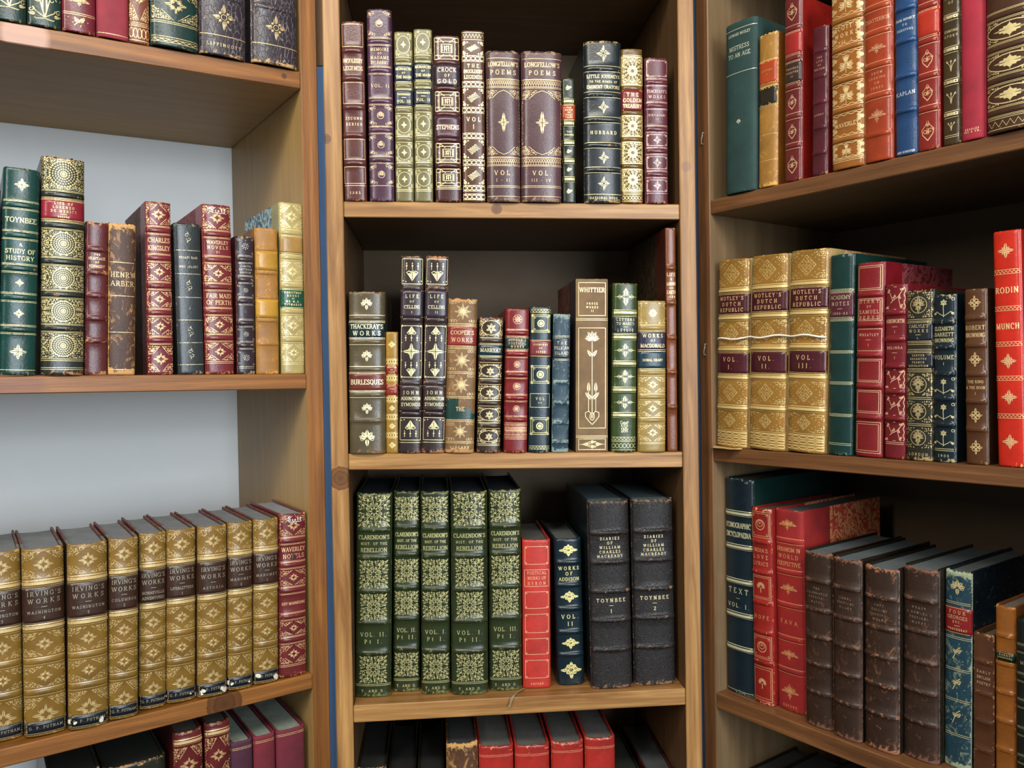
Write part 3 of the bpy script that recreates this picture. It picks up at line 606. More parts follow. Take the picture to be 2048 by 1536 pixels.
def o_diamondflor(p, x, z, rx, rz, R):
    r = min(rx, rz) * .4
    p.poly([(x, z + r), (x + r * .2, z + r * .35), (x + r * .8, z), (x + r * .2, z - r * .35), (x, z - r), (x - r * .2, z - r * .35), (x - r * .8, z), (x - r * .2, z + r * .35)])
    mir(lambda a, b: [p.curl(x + a * rx * .82, z + b * rz * (.85 - .16 * k), rx * .15, a, a * b, .0004) for k in range(3)] + [p.curl(x + a * rx * .5, z + b * rz * .88, rx * .13, 0, a * b, .0004)])
    n = 14; p.ring(x, z, rx * .7, .0004, rz * .75)
def o_strap(p, x, z, rx, rz, R):
    """interlaced strap frames with a boss"""
    p.frame(x - rx * .9, x + rx * .9, z - rz * .92, z + rz * .92, .0006); p.frame(x - rx * .62, x + rx * .62, z - rz * .62, z + rz * .62, .0005); p.frame(x - rx * .4, x + rx * .4, z - rz * .36, z + rz * .36, .0006)
    mir(lambda a, b: [p.ring(x + a * rx * .76, z + b * rz * .76, rx * .16, .0006, n=10), p.stroke([(x + a * rx * .6, z + b * rz * .6), (x + a * rx * .95, z + b * rz * .3), (x + a * rx * .6, z)], .0006), p.stroke([(x + a * rx * .6, z + b * rz * .9), (x + a * rx * .2, z + b * rz * .5)], .0006)])
    for k in range(-2, 3): p.seg((x + k * rx * .16, z - rz * .26), (x + k * rx * .16, z + rz * .26), .0008, .0008)
    p.curl(x, z, rx * .2, 0, 1, .0008)
def o_lozdots(p, x, z, rx, rz, R):
    w, h = rx * .55, rz * .55
    for k in range(-3, 4):
        q = 1 - abs(k) / 3.6; p.seg((x - w * q + k * w * .08, z + k * h * .28 - h * .12), (x + w * q + k * w * .08, z + k * h * .28 + h * .12), .0009, .0006)
    mir(lambda a, b: [p.dot(x + a * rx * .78, z + b * rz * .78, rx * .14), p.dot(x + a * rx * .5, z + b * rz * .86, rx * .07), p.dot(x + a * rx * .85, z + b * rz * .5, rx * .07)])
def o_chain(p, x, z, rx, rz, R):
    n = 5
    for k in range(n): p.ring(x + rx * (-.8 + 1.6 * k / (n - 1)), z, rx * .2, .0008, rz * .62, 10)
    for q in (1, -1): p.hline(z + q * rz * .92, x - rx, x + rx, .0007)
def o_heart(p, x, z, rx, rz, R, up=1):
    h = min(rx * .8, rz * .5); c = z - up * rz * .25
    for q in (1, -1):
        p.stroke([(x, c - up * h * .8), (x + q * h * .45, c - up * h * .1), (x + q * h * .8, c + up * h * .35), (x + q * h * .45, c + up * h * .55), (x + q * h * .1, c + up * h * .3)], .0009)
        p.curl(x + q * h * .35, c + up * h * .1, h * .24, 0, q, .0008); p.leaf(x + q * h * .1, c - up * h * .35, h * .75, math.atan2(up * .8, q * .6), .45); p.curl(x + q * h * .12, c + up * h * .45, h * .16, 1, q, .0007); p.dot(x + q * rx * .8, c - up * h * .85, .0007); p.dot(x + q * rx * .55, c - up * h * .95, .0007)
    p.leaf(x, c - up * h * .7, h * 1.1, up * 1.57, .6)
    for k in (-1, 0, 1):
        t = c + up * rz * .75; X = x + k * rx * .5; p.seg((X, c + up * h * .7), (X, t), .0005, .0005); p.leaf(X - .0014, t - up * .002, .0028, 0, .6); p.leaf(X, t, .0022, up * 1.57, .6)
def o_heartdn(p, x, z, rx, rz, R): o_heart(p, x, z, rx, rz, R, -1)
def o_tall(p, x, z, rx, rz, R):
    o_heart(p, x, z - rz * .6, rx, rz * .38, R, 1); o_heart(p, x, z + rz * .6, rx, rz * .38, R, -1)
    for k in range(8): p.leaf(x, z, rx * (.75 if k % 2 == 0 else .4), k * .785, .4)
    for q in (1, -1):
        for v in (-.3, .3, 0, .9, -.9): p.dot(x + q * rx * .85, z + v * rz, .0006)
def o_sun(p, x, z, rx, rz, R):
    r = min(rx * .6, rz * .85)
    for k in range(16): p.leaf(x, z, r * (1 if k % 2 == 0 else .6), k * .3927, .2)
    p.dot(x, z, r * .3); mir(lambda a, b: [p.curl(x + a * rx * (.85 - .18 * k), z + b * rz * .82, rx * .12, a, a * b, .0004) for k in range(3)])
def o_leafdiamond(p, x, z, rx, rz, R):
    fill_scrolls(p, x, z, rx * .97, rz * .96, R, lambda u, v: u + v > 1.12, .0015, 1.0)
    p.stroke([(x + rx * .8 * math.cos(k * .5236), z + rz * .82 * math.sin(k * .5236)) for k in range(13)], .0006)
    for a in (90, 40, 140, -20, 200, 270): p.leaf(x, z - .001, min(rx, rz) * .62, math.radians(a), .42)
def o_sqcircle(p, x, z, rx, rz, R):
    p.frame(x - rx * .82, x + rx * .82, z - rz * .84, z + rz * .84, .0006); p.frame(x - rx * .66, x + rx * .66, z - rz * .68, z + rz * .68, .0005)
    mir(lambda a, b: (p.dot(x + a * rx * .78, z + b * rz * .78, rx * .13), p.curl(x + a * rx * .6, z + b * rz * .6, rx * .12, 0, a * b, .0005)))
    p.dot(x, z, min(rx, rz) * .36, 14)
def o_flor(p, x, z, rx, rz, R):
    r = min(rx, rz) * .62
    for k in range(4):
        a = k * math.pi / 2 + .785; p.ring(x + .4 * r * math.cos(a), z + .4 * r * math.sin(a), .26 * r, .0008, n=9); p.leaf(x, z, r, a - .785, .4)
    p.leaf(x, z + .7 * r, .4 * r, 1.57, .7); p.leaf(x, z - .7 * r, .4 * r, -1.57, .7)
def o_oval(p, x, z, rx, rz, R):
    """gilt ground round a dark oval holding a lobed lozenge"""
    fill_scrolls(p, x, z, rx * .98, rz * .96, R, lambda u, v: math.hypot(u, v * .92) > .92, .0019, 1.0)
    p.stroke([(x + rx * .88 * math.cos(k * .314), z + rz * .84 * math.sin(k * .314)) for k in range(21)], .0009)
    p.lozenge(x, z, rx * .58, rz * .58, 12, .12)
    for q in (1, -1): p.seg((x, z + q * rz * .5), (x, z + q * rz * .74), .0008, .0005)
def o_emblem(p, x, z, rx, rz, R):
    """crescent in a double frame"""
    o_frame3(p, x, z, rx, rz, R); r = min(rx, rz) * .42; p.ring(x, z, r, .0010, n=18); p.ring(x, z + r * .22, r * .62, .0008, n=14); p.dot(x, z + .35 * r, r * .24)
    mir(lambda a, b: p.curl(x + a * rx * .66, z + b * rz * .64, rx * .12, 0, a * b, .0005))
def o_tree(p, x, z, rx, rz, R):
    o_frame3(p, x, z, rx, rz, R); r = min(rx, rz) * .45; p.seg((x, z - r), (x, z), .0012, .0012)
    for k in range(7): a = k * .52; p.dot(x + .55 * r * math.cos(a), z + .1 * r + .55 * r * math.sin(a), .3 * r, 7)
def o_archpanel(p, x, z, rx, rz, R):
    """tall panel: scroll-filled corners cut by pointed arches, a tall floret at the centre"""
    fill_scrolls(p, x, z, rx * .98, rz * .98, R, lambda u, v: v > .68 + .55 * (1 - u) ** 1.6 or u > .93, .0018, 1.0)
    for q in (1, -1): p.stroke([(x - rx * .98, z + q * rz * .64), (x - rx * .6, z + q * rz * .74), (x - rx * .3, z + q * rz * .9), (x, z + q * rz * .97), (x + rx * .3, z + q * rz * .9), (x + rx * .6, z + q * rz * .74), (x + rx * .98, z + q * rz * .64)], .0006)
    r = rx * .3
    for k in range(8): p.leaf(x, z, r * (1.8 if k in (2, 6) else 1.1 if k % 2 == 0 else .8), k * .7854, .34)
    for v in (.9, -.9): p.dot(x, z + v * r * 1.1, r * .22)
def o_grille(p, x, z, rx, rz, R):
    n = 16
    for k in range(n): X = x - rx * .95 + 1.9 * rx * (k + .5) / n; p.ring(X, z + rz * .2, rx * .045, .0005, rz * .42, 8); p.seg((X, z - rz * .8), (X, z), .0004, .0004)
    for v in (-.95, -.7, .8, .95): p.hline(z + v * rz, x - rx, x + rx, .0005)
def o_lily(p, x, z, rx, rz, R):
    """tall lily rising from a heart-shaped bulb"""
    top = z + rz * .72; p.seg((x, z - rz * .72), (x, top), .0007, .0007)
    for a in (90, 65, 115, 40, 140, 20, 160): p.leaf(x, top - .003, .0125 if a in (90, 65, 115) else .010, math.radians(a), .34)
    for q in (1, -1):
        p.leaf(x, z + rz * .36, .011, 1.57 - q * .6, .34); p.leaf(x, z - rz * .46, .013, 1.57 - q * .75, .34)
        p.seg((x + q * .0045, z - rz * .68), (x + q * .0045, z - rz * .3), .0005, .0005); p.leaf(x + q * .0045, z - rz * .32, .013, 1.57, .3)
    hz = z - rz * .78
    for q in (1, -1): p.stroke([(x, hz - .010), (x + q * .004, hz - .006), (x + q * .0085, hz), (x + q * .0085, hz + .005), (x + q * .004, hz + .0065), (x + q * .001, hz + .003), (x + q * .0008, hz - .002)], .0007)
    p.ring(x, hz, .0028, .0006, .0045)
def o_zig(p, x, z, rx, rz, R):
    n = 14; p.stroke([(x - rx + 2 * rx * k / n, z + (rz * .5 if k % 2 else -rz * .5)) for k in range(n + 1)], .0007); p.hline(z - rz * .9, x - rx, x + rx, .0005); p.hline(z + rz * .9, x - rx, x + rx, .0005)
def o_wave(p, x, z, rx, rz, R):
    for s in (0, math.pi):
        n = 24; p.stroke([(x - rx + 2 * rx * k / n, z + rz * .5 * math.sin(k * .9 + s)) for k in range(n + 1)], .0005)
    p.hline(z - rz * .9, x - rx, x + rx, .0005); p.hline(z + rz * .9, x - rx, x + rx, .0005)
def o_swirl(p, x, z, rx, rz, R):
    """open fan of curling stems, as on the two green books at the top left"""
    zb = z - rz * .8
    for q in (1, -1):
        p.stroke([(x, zb), (x + q * rx * .3, z), (x + q * rx * .75, z + rz * .9)], .0011, .0006); p.stroke([(x, zb), (x + q * rx * .55, zb + rz * .25), (x + q * rx * .95, zb + rz * .9)], .0010, .0005)
        p.curl(x + q * rx * .45, zb + rz * .8, rx * .25, 0, q, .0008); p.leaf(x + q * rx * .5, zb + rz * .1, rx * .42, 0 if q > 0 else 3.14, .5); p.curl(x + q * rx * .8, zb + rz * .3, rx * .18, 1, q, .0007)
        p.stroke([(x, zb - rz * .05), (x + q * rx * .5, zb - rz * .1), (x + q * rx * .95, zb + rz * .15)], .0007)
    p.leaf(x, zb, rz * 1.2, 1.57, .2)
def o_heraldic(p, x, z, rx, rz, R):
    r = min(rx, rz) * .8; p.leaf(x - .5 * r, z + .6 * r, r, 0, .35); p.leaf(x + .3 * r, z + .65 * r, .4 * r, .7, .5)
    for k in (-.4, .1, .4): p.seg((x + k * r, z + .55 * r), (x + (k - .05) * r, z + .28 * r), .0007, .0006)
    p.stroke([(x - .5 * r, z + .5 * r), (x - .6 * r, z + .8 * r), (x - .35 * r, z + .95 * r)], .0006)
    p.hline(z + .2 * r, x - .5 * r, x + .5 * r, .0008)
    for u in (-.35, 0, .35):
        p.curl(x + u * r, z - .2 * r, .24 * r, u * 4, 1, .0008); p.curl(x + u * r, z - .55 * r, .2 * r, u * 4 + 2, -1, .0007)
def o_sprinkle(p, x, z, rx, rz, R):
    for k in range(9): p.dot(x + rx * R.uniform(-.8, .8), z + rz * R.uniform(-.8, .8), .0005, 5)
    p.stroke([(x - .3 * rx, z - .4 * rz), (x, z + .3 * rz), (x + .25 * rx, z + .5 * rz)], .0009); p.leaf(x, z, rx * .5, .9, .5); p.leaf(x, z, rx * .45, 2.3, .5)
ORN = {k[2:]: v for k, v in list(globals().items()) if k.startswith('o_')}

# ------------------------------------------------------------------ book builder
def make_profile(a, b):
    """curved spine section: returns half arc length and a function arc length -> point and normal"""
    N = 96; pts = []
    for i in range(N + 1):
        th = -math.pi / 2 + math.pi * i / N; pts.append((a * math.sin(th), -b * max(0.0, math.cos(th)) ** .62))
    L = [0]
    for p, q in zip(pts, pts[1:]): L.append(L[-1] + math.hypot(q[0] - p[0], q[1] - p[1]))
    half = L[-1] / 2
    def f(x):
        s = min(max(x + half, 0), L[-1]); lo, hi = 0, N
        while hi - lo > 1:
            m = (lo + hi) // 2
            if L[m] <= s: lo = m
            else: hi = m
        t = (s - L[lo]) / max(1e-9, L[hi] - L[lo]); p, q = pts[lo], pts[hi]
        j0, j1 = max(0, lo - 1), min(N, hi + 1)
        dx, dy = pts[j1][0] - pts[j0][0], pts[j1][1] - pts[j0][1]; d = math.hypot(dx, dy) or 1e-9
        return (p[0] + (q[0] - p[0]) * t, p[1] + (q[1] - p[1]) * t, dy / d, -dx / d)
    return half, f

def parse_bands(s):
    out = []
    for t in s.split():
        out.append((float(t[:-1]), t[-1]))
    return out

PAPER = {
 'choc': ('3a2018', '6b3a2c', '1f1210'), 'blue': ('2c4a63', '9db3b0', '14263a'), 'dark': ('241a12', '3c2c18', '5a4a2c'),
 'red': ('b03a30', 'c98a5a', '6a1c18'), 'rose': ('5c141a', '7c3c40', '340c10'), 'olive': ('3c4230', '6a6c50', '20241a'), 'tan': ('8a6040', 'b08a60', '5a3a22')}

SLOPE = {'L0': .019, 'L1': -.0097, 'L2': .0221, 'C1': -.0063, 'C2': -.0192, 'R0': .0066, 'R1': .0116, 'R2': .0018}
def build_book(row, i, spec):
    um, w, h, setb, lean, zb = G[row][i]
    seed = sum(ord(c) for c in row) * 31 + i * 7; R = random.Random(seed)
    case = row[0]
    root = bpy.data.objects.new(spec.get('n', 'book'), None); COL.objects.link(root)
    ang = CASES[case][1]; ln = math.atan(lean)
    root.location = world_pt(case, um, setb, zb + abs(math.sin(ln) + SLOPE.get(row, 0)) * w / 2 + 0.0002)
    root.rotation_euler = (Matrix.Rotation(ang, 3, 'Z') @ Matrix.Rotation(ln, 3, 'Y')).to_euler()
    root['label'] = spec['label']; root['category'] = 'book'
    if 'group' in spec: root['group'] = spec['group']
    h = h / math.cos(ln)
    d = spec.get('d', min(.70 * h, .185)); c = spec['c']; kind = spec.get('k', 'smooth'); wear = spec.get('w', .3); rub = spec.get('rub', 'a87848')
    gt = spec.get('g', 'd2ab5e'); loss = spec.get('loss', .25)
    lm = leather(c, wear, rub, kind); gm = gilt(c, loss, gt)
    t = min(.0028, .11 * w); a = w / 2 - .0002; b = spec.get('rd', .34) * a; b = min(b, .0085)
    half, prof = make_profile(a, b)
    bands = parse_bands(spec.get('bands', ''))
    zof = lambda f: h * (1 - f)
    raised = [zof(f) for f, k in bands if k in 'rgGt']
    bh = spec.get('bh', .0013)
    def bumpf(x, z):
        e = 1 - min(1, abs(x) / half) ** 3; v = 0
        for zz in raised:
            q = (z - zz) / .0021
            if abs(q) < 3: v += bh * math.exp(-q * q * q * q * .5)
        return v * e
    # spine shell: outer curve, head and tail caps, inner curve
    mb = MB(); nx = 18
    zs = [0, .0007, .0018, .004]; k = max(4, int(h / .010))
    zs += [.004 + (h - .008) * j / k for j in range(1, k)] + [h - .004, h - .0018, h - .0007, h]
    for zz in raised: zs += [zz + q * .001 for q in (-3.4, -2.6, -2.1, -1.6, -1, 0, 1, 1.6, 2.1, 2.6, 3.4)]
    zs = sorted(z for z in zs if 0 <= z <= h); zz2 = [zs[0]]
    for z in zs[1:]:
        if z - zz2[-1] > .0003: zz2.append(z)
    zz2[-1] = h; zs = zz2
    rag = spec.get('rag', .0006 if wear < .5 else .0016)
    jit = [R.uniform(-rag, 0) for _ in range(nx + 1)]
    grid = []
    for z in zs:
        rowv = []
        endq = min(z, h - z); cap = max(0, 1 - endq / .0018); 
        for j in range(nx + 1):
            x = -half + 2 * half * j / nx; px, py, qx, qy = prof(x); o = bumpf(x, z) - .0009 * cap * cap
            wv = max(0, 1 - endq / .011) ; wv = max(wv, max(0, 1 - (half - abs(x)) / .0035) * .85)
            for zr in raised:
                if abs(z - zr) < .0022: wv = max(wv, .55)
            zz = z + (jit[j] if z > h - .0012 else 0)
            rowv.append(mb.vert((px + qx * o, py + qy * o, zz), wv))
        grid.append(rowv)
    for r in range(len(zs) - 1):
        for j in range(nx): mb.face((grid[r][j], grid[r][j + 1], grid[r + 1][j + 1], grid[r + 1][j]), 0, True)
    sc_ = (a - max(t, .0015)) / a; inner = []
    for z, rr in ((0.0, grid[0]), (h, grid[-1])):
        iv = []
        for j in range(nx + 1):
            px, py, qx, qy = prof(-half + 2 * half * j / nx); iv.append(mb.vert((px * sc_, py * .80 + .0012, z + (jit[j] if z else 0)), 1.0))
        inner.append(iv)
    for j in range(nx):
        mb.face((inner[1][j], grid[-1][j], grid[-1][j + 1], inner[1][j + 1]), 0)
        mb.face((grid[0][j], inner[0][j], inner[0][j + 1], grid[0][j + 1]), 0)
        mb.face((inner[0][j], inner[1][j], inner[1][j + 1], inner[0][j + 1]), 0)
    for j, q in ((0, 1), (nx, -1)):
        f = [mb_ for mb_ in ([grid[0][j]] + [g[j] for g in grid[1:]] + [inner[1][j], inner[0][j]])]
        mb.face(f if q < 0 else f[::-1], 0)
    # gilt lines, tools and lettering
    pen = Pen(mb, prof, bumpf, .00022, 1)
    X = half * spec.get('gx', .9); ww = .00055
    for f, kch in bands:
        z = zof(f)
        if kch == 'l': pen.hline(z, -half * .97, half * .97, .0006)
        if kch == 'd':
            for q in (-.0009, .0009): pen.hline(z + q, -half * .97, half * .97, .00055)
        if kch == 'g':
            for q in (-.0034, .0034): pen.hline(z + q, -half * .97, half * .97, .0006)
        if kch == 't':
            for q in (-.0034, -.0046, .0034, .0046): pen.hline(z + q, -half * .96, half * .96, .00045)
        if kch == 'G':
            pen.hline(z, -half * .97, half * .97, .0030)
            for q in (-.0031, .0031): pen.hline(z + q, -half * .97, half * .97, .0007)
        if kch == 'h':
            n = max(8, int(half / .0007)); 
            for q in range(n): xx = -half * .95 + 1.9 * half * q / (n - 1); pen.seg((xx, z - .0009), (xx + .0006, z + .0009), .0006, .0006)
            for q in (-.0014, .0014): pen.hline(z + q, -half * .96, half * .96, .0004)
        if kch == 'k': o_chain(pen, 0, z, X, .0036, R)
        if kch == 'z': o_zig(pen, 0, z, X, .0022, R)
        if kch == 'v': o_wave(pen, 0, z, X, .0022, R)
    bounds = [h - .0015] + [zof(f) for f, _ in bands] + [.0015]
    kinds = ['x'] + [kk for _, kk in bands] + ['x']
    gapof = {'r': .0030, 'g': .0046, 't': .0056, 'G': .0045, 'l': .0012, 'd': .002, 'h': .0022, 'x': .0008, 'k': .0044, 'z': .003, 'v': .003}
    panels = spec.get('p', [])
    labels = []
    ox = spec.get('ox', 0) * half
    for j, ps in enumerate(panels):
        if j >= len(bounds) - 1: break
        z1 = bounds[j] - gapof[kinds[j]]; z0 = bounds[j + 1] + gapof[kinds[j + 1]]
        if z1 - z0 < .002: continue
        cz = (z0 + z1) / 2; rz = (z1 - z0) / 2
        for one in ps.split('+'):
            one = one.strip()
            if not one: continue
            if one[0] == '=': pen.lines(one[1:].split(';'), -X + ox, X + ox, z0, z1, spec.get('th', .0056), spec.get('tb', 1.0))
            elif one[0] == '#': labels.append((one[1:7], one[7:].strip(), z0 - .0006, z1 + .0006))
            elif one[0] == 'B':   # bottom or top blocks inside a panel: Bfrac ornament
                pass
            else: ORN[one](pen, ox, cz, X, rz, R)
    for (f, fh, one) in spec.get('extra', []):
        z = zof(f); hh = fh * h / 2
        if one[0] == '=': pen.lines(one[1:].split(';'), -X + ox, X + ox, z - hh, z + hh, spec.get('th', .0056), spec.get('tb', 1.0))
        elif one[0] == '#': labels.append((one[1:7], one[7:].strip(), z - hh, z + hh))
        else: ORN[one](pen, ox, z, X, hh, R)
    sp = mb.build('spine', [lm, gm], root)
    for (lc, txt, z0, z1) in labels:
        lb = MB(); n = 14; m = max(2, int((z1 - z0) / .004)); LX = half * .965
        torn = 'TORN' in txt; txt = txt.replace('TORN', '').strip(); gtr = Random_grid(R, n, m)
        g2 = []
        for r in range(m + 1):
            z = z0 + (z1 - z0) * r / m; g2.append([])
            for j in range(n + 1):
                x = -LX + 2 * LX * j / n; px, py, qx, qy = prof(x); o = .00038 + bumpf(x, z)
                zq = z + (R.uniform(-.0016, .0016) if torn and 0 < r < m else 0)
                g2[-1].append(lb.vert((px + qx * o, py + qy * o, zq), .9 if j in (0, n) or r in (0, m) else .1))
        for r in range(m):
            for j in range(n):
                if torn and gtr[r][j]: continue
                lb.face((g2[r][j], g2[r][j + 1], g2[r + 1][j + 1], g2[r + 1][j]), 0, True)
        # skirt so the label has an edge
        rim = [g2[0][j] for j in range(n + 1)] + [g2[r][n] for r in range(1, m + 1)] + [g2[m][j] for j in range(n - 1, -1, -1)] + [g2[r][0] for r in range(m - 1, 0, -1)]
        if not torn:
            low = []
            for v in rim: p = lb.v[v]; low.append(lb.vert((p[0], p[1] + .0004, p[2]), 1.0))
            for q in range(len(rim)): q2 = (q + 1) % len(rim); lb.face((rim[q], low[q], low[q2], rim[q2]), 0)
        lp = Pen(lb, prof, bumpf, .00058, 1)
        if not torn:
            for z in (z0 + .0009, z1 - .0009): lp.hline(z, -LX, LX, .0005)
        if txt:
            tz0, tz1 = z0 + .0012, z1 - .0012
            lp.lines(txt.split(';'), -X * (.35 if torn else 1), X * (.3 if torn else 1), tz0, tz1, spec.get('th', .0056), spec.get('tb', 1.0))
        lo = lb.build('title_label', [leather(lc, min(wear, spec.get('lw', .35)), spec.get('lrub', rub), spec.get('lk', 'smooth')), gilt(lc, loss, spec.get('lg', gt))], sp)
        if torn: lo['label'] = 'torn remnant of a title label'
    # boards
    cov = spec.get('cov', (c, None)); qx = spec.get('q', .028)
    bmats = [leather(cov[0], wear, rub, 'cloth' if kind == 'cloth' else 'smooth'), marbled(*PAPER[cov[1]]) if cov[1] else leather(cov[0], wear, rub, 'cloth' if kind == 'cloth' else 'smooth')]
    for s in (-1, 1):
        bb = MB(); x0, x1 = sorted((s * (w / 2), s * (w / 2 - t)))
        bb.box(x0, x1, .0006, qx, 0, h, 0, .0004); bb.box(x0 + .00015, x1 - .00015, qx - .001, d, .0001, h - .0001, 1, .0004)
        # outer faces reach slightly less where paper replaces leather
        bo = bb.build('cover_board', bmats, root)
        if cov[1]: bo['label'] = 'marbled paper side with leather at the spine'
    # page block with rounded back
    pb = MB(); pw = w / 2 - t - .0002; n = 10; top = h - spec.get('sq', .0030); bot = .0028; y1 = d - .0045
    rows = []
    for z in (bot, top):
        rr = []
        for j in range(n + 1):
            th = -math.pi / 2 + math.pi * j / n; x = pw * math.sin(th); rr.append(pb.vert((x, -b * .76 * max(0, math.cos(th)) ** .62 + .0016, z)))
        for j in range(n + 1):
            u = 1 - 2 * j / n; rr.append(pb.vert((pw * u, y1 - .0045 * (1 - u * u), z)))
        rows.append(rr)
    m = len(rows[0])
    for q in range(m): q2 = (q + 1) % m; pb.face((rows[0][q], rows[0][q2], rows[1][q2], rows[1][q]), 0)
    for j in range(n):
        jo = n + 1 + (n - j); jo2 = n + 1 + (n - j - 1)
        pb.face((rows[1][j], rows[1][j + 1], rows[1][jo2], rows[1][jo]), 0); pb.face((rows[0][j + 1], rows[0][j], rows[0][jo], rows[0][jo2]), 0)
    pb.build('page_block', pages(spec.get('top', '5a5750')), root)
    return root

def Random_grid(R, n, m):
    """where a torn label has gone: a ragged patch on its upper right"""
    g = [[False] * n for _ in range(m)]
    for r in range(m):
        cut = int(n * (.42 if r > m * .35 else .75) + R.uniform(-1.5, 1.5))
        for j in range(n): g[r][j] = j > cut and r > m * .2 and j < n
    return g

# ------------------------------------------------------------------ the books, shelf by shelf, from left to right
S6 = '.165r .32r .48r .635r .79r'
B = {}
B['L0'] = [
 dict(c='16302a', bands='.80l', p=['', ''], extra=[(.80, .26, 'swirl')], label='dark green gilt-vined book at the far left of the top left shelf' , cov=('16302a', None)),
 dict(c='16302a', bands='.82x', p=['', ''], extra=[(.83, .28, 'swirl')], label='dark green gilt-vined book directly left of the maroon book on the top left shelf'),
 dict(c='6f1c2e', bands='.45r .70r .88d', p=['', 'frame', 'leafcrest', 'sprinkle', ''], label='maroon book with faint gilt lines beside the plain rose book, top left shelf'),
 dict(c='93263e', k='cloth', bands='.975l', p=[''], label='plain rose-red unlettered book on the top left shelf', w=.2),
 dict(c='7a3a2c', bands='.5r .86d', p=['goldleafy', 'corners', 'chain'], loss=.35, label='narrow russet gilt book left of the green diamond-panelled book, top left shelf'),
 dict(c='15302c', bands='.40r .66r .87d .95l', p=['corners', 'corners', 'corners', '', ''], label='thick dark green book with gilt-cornered diamond panel on the top left shelf', rd=.45, extra=[(.97, .02, 'zig')]),
 dict(c='352a33', k='crackled', w=.45, bands='.25r .47r .70r .90l', p=['cross', 'cross', 'cross', 'cross', '=LIPPINCOTT'], th=.004, label='dark purple cracked-leather book, left of the matching one with a rubbed foot, top left shelf', rd=.5, rub='b08d5a'),
 dict(c='352a33', k='crackled', w=.6, bands='.30r .51r .735r .91l', p=['cross', 'cross', 'cross', 'cross', ''], label='dark purple cracked-leather book with tan worn foot, last on the top left shelf', rd=.5, rub='b08d5a')]
B['L1'] = [
 dict(c='14202c', label='dark navy book sliver at the very left edge of the second left shelf', bands=S6, p=[]),
 dict(c='0f3a35', w=.35, bands='.18t .325t .485t .625t .78t .975l', rd=.42, tb=1.3, p=['star', '=TOYNBEE', '=^A;STUDY OF;HISTORY', 'star', 'star', 'star'], g='cfc286', loss=.3, label='glossy dark green book with small gilt stars on the second left shelf'),
 dict(c='23261f', w=.5, bands='.175t .315t .48t .63t .785t .93d .97d', p=['medal', '#8c1f33 LIFE OF;LORENZO;DE MEDICI;-;~ROSCOE', 'medal', 'medal', 'medal', 'medal', ''], g='bfa860', loss=.1, rd=.42, rag=.003, label='tall dark book covered in gilt sunflower medallions with a red title label, left shelf'),
 dict(c='5a1f28', w=.6, bands='.18r .33r .48r .63r .775r', p=['', '=~THE;HERITAGE;~OF;KENNEDY', '', '', '', ''], th=.003, rub='a8703c', loss=.3, label='narrow maroon book with scuffed head beside the medallion book, left shelf'),
 dict(c='4a2a20', k='worn', w=1.0, bands='.26l .48l .72l .965l', p=['', '=HENRY;ARBER', '', '', ''], rub='b98a50', th=.006, rag=.003, label='very worn brown book with tan scuffs, second left shelf', g='c8a060', rd=.3, sq=.004),
 dict(c='73202c', w=.4, bands='.165t .325t .485t .64t .80t', p=['corners', '=CHARLES;KINGSLEY', 'corners', 'corners', 'corners', 'corners'], g='d9a765', loss=.12, cov=('6f1420', 'choc'), label='tall red book with gilt diamond panels left of the plain black book, left shelf', rd=.3),
 dict(c='2a2d30', w=.4, bands='.18l .335l .49l .64l .79l .935l', p=['fleuron', '=~HEARTS EASE;~:;~MRS JOLIET', 'fleuron', '=~I', 'fleuron', 'fleuron', ''], th=.004, g='a89a74', loss=.4, rub='8a7a58', label='plain black book with thin gilt lines, between the two tall red ones, left shelf', rd=.25),
 dict(c='74222c', w=.4, bands='.175t .325t .485t .63t .785t .93d', p=['corners', '=WAVERLEY;NOVELS;~21', 'corners', '=FAIR MAID;OF PERTH', 'corners', 'corners', ''], g='d9a765', loss=.1, cov=('8c1420', 'rose'), label='tall red gilt book with white ink writing at its head, second left shelf', rd=.3, ink=('Scott', .955)),
 dict(c='33252e', w=.5, bands='.17t .315t .47t .63t .79t .95d', p=['smallrose', '=~MINING;~LECTURES;~RUSKIN', 'smallrose', '=~I', 'smallrose', 'smallrose', ''], th=.0032, g='9a8f86', loss=.35, cov=('6a1c24', None), label='short dark purple book with small rosettes, left shelf', rub='9a8460'),
 dict(c='a9713a', w=.5, k='worn', rub='c98f45', bands='.145r .305r .475r .63r .79r', p=['', '#b88238 ', '', '#c08a38 ', '', ''], g='b98a48', loss=.6, lw=.2, label='unlettered tan calf book with lighter empty label patches, left shelf'),
 dict(c='b89e74', w=.25, rub='8a6a3c', bands='.175g .32g .485g .635g .80g .94d', p=['corners', '#a87c4c ', 'corners', '#15503c CHRISTMAS;BOOKS;~OF;MR M.A.;TITMARSH', 'corners', 'corners', ''], g='e2cc84', loss=.05, th=.003, cov=('a89868', 'blue'), label='cream gilt book with a green label, last on the second left shelf')]
def irv(t, lab, torn=0, **k):
    d = dict(c='85602c', w=.4, rub='b08a4c', bands='.185G .42G .60g .765g', bh=.001, gx=.93, p=['corners', "#3b211c IRVING'S;WORKS;-;" + t, 'corners', 'corners', 'corners'], extra=[(.955, .062, '#15161f =~')], g='bb9850', loss=.1, th=.0052, rd=.5, top='74787a', label=lab, cov=('5a4024', 'choc'), lw=.1, strip=torn, d=.125)
    d['lg'] = '6a6250'; d['extra'] = [(.953, .066, '#14151e ~G. P. PUTNAM')]
    d.update(k); return d
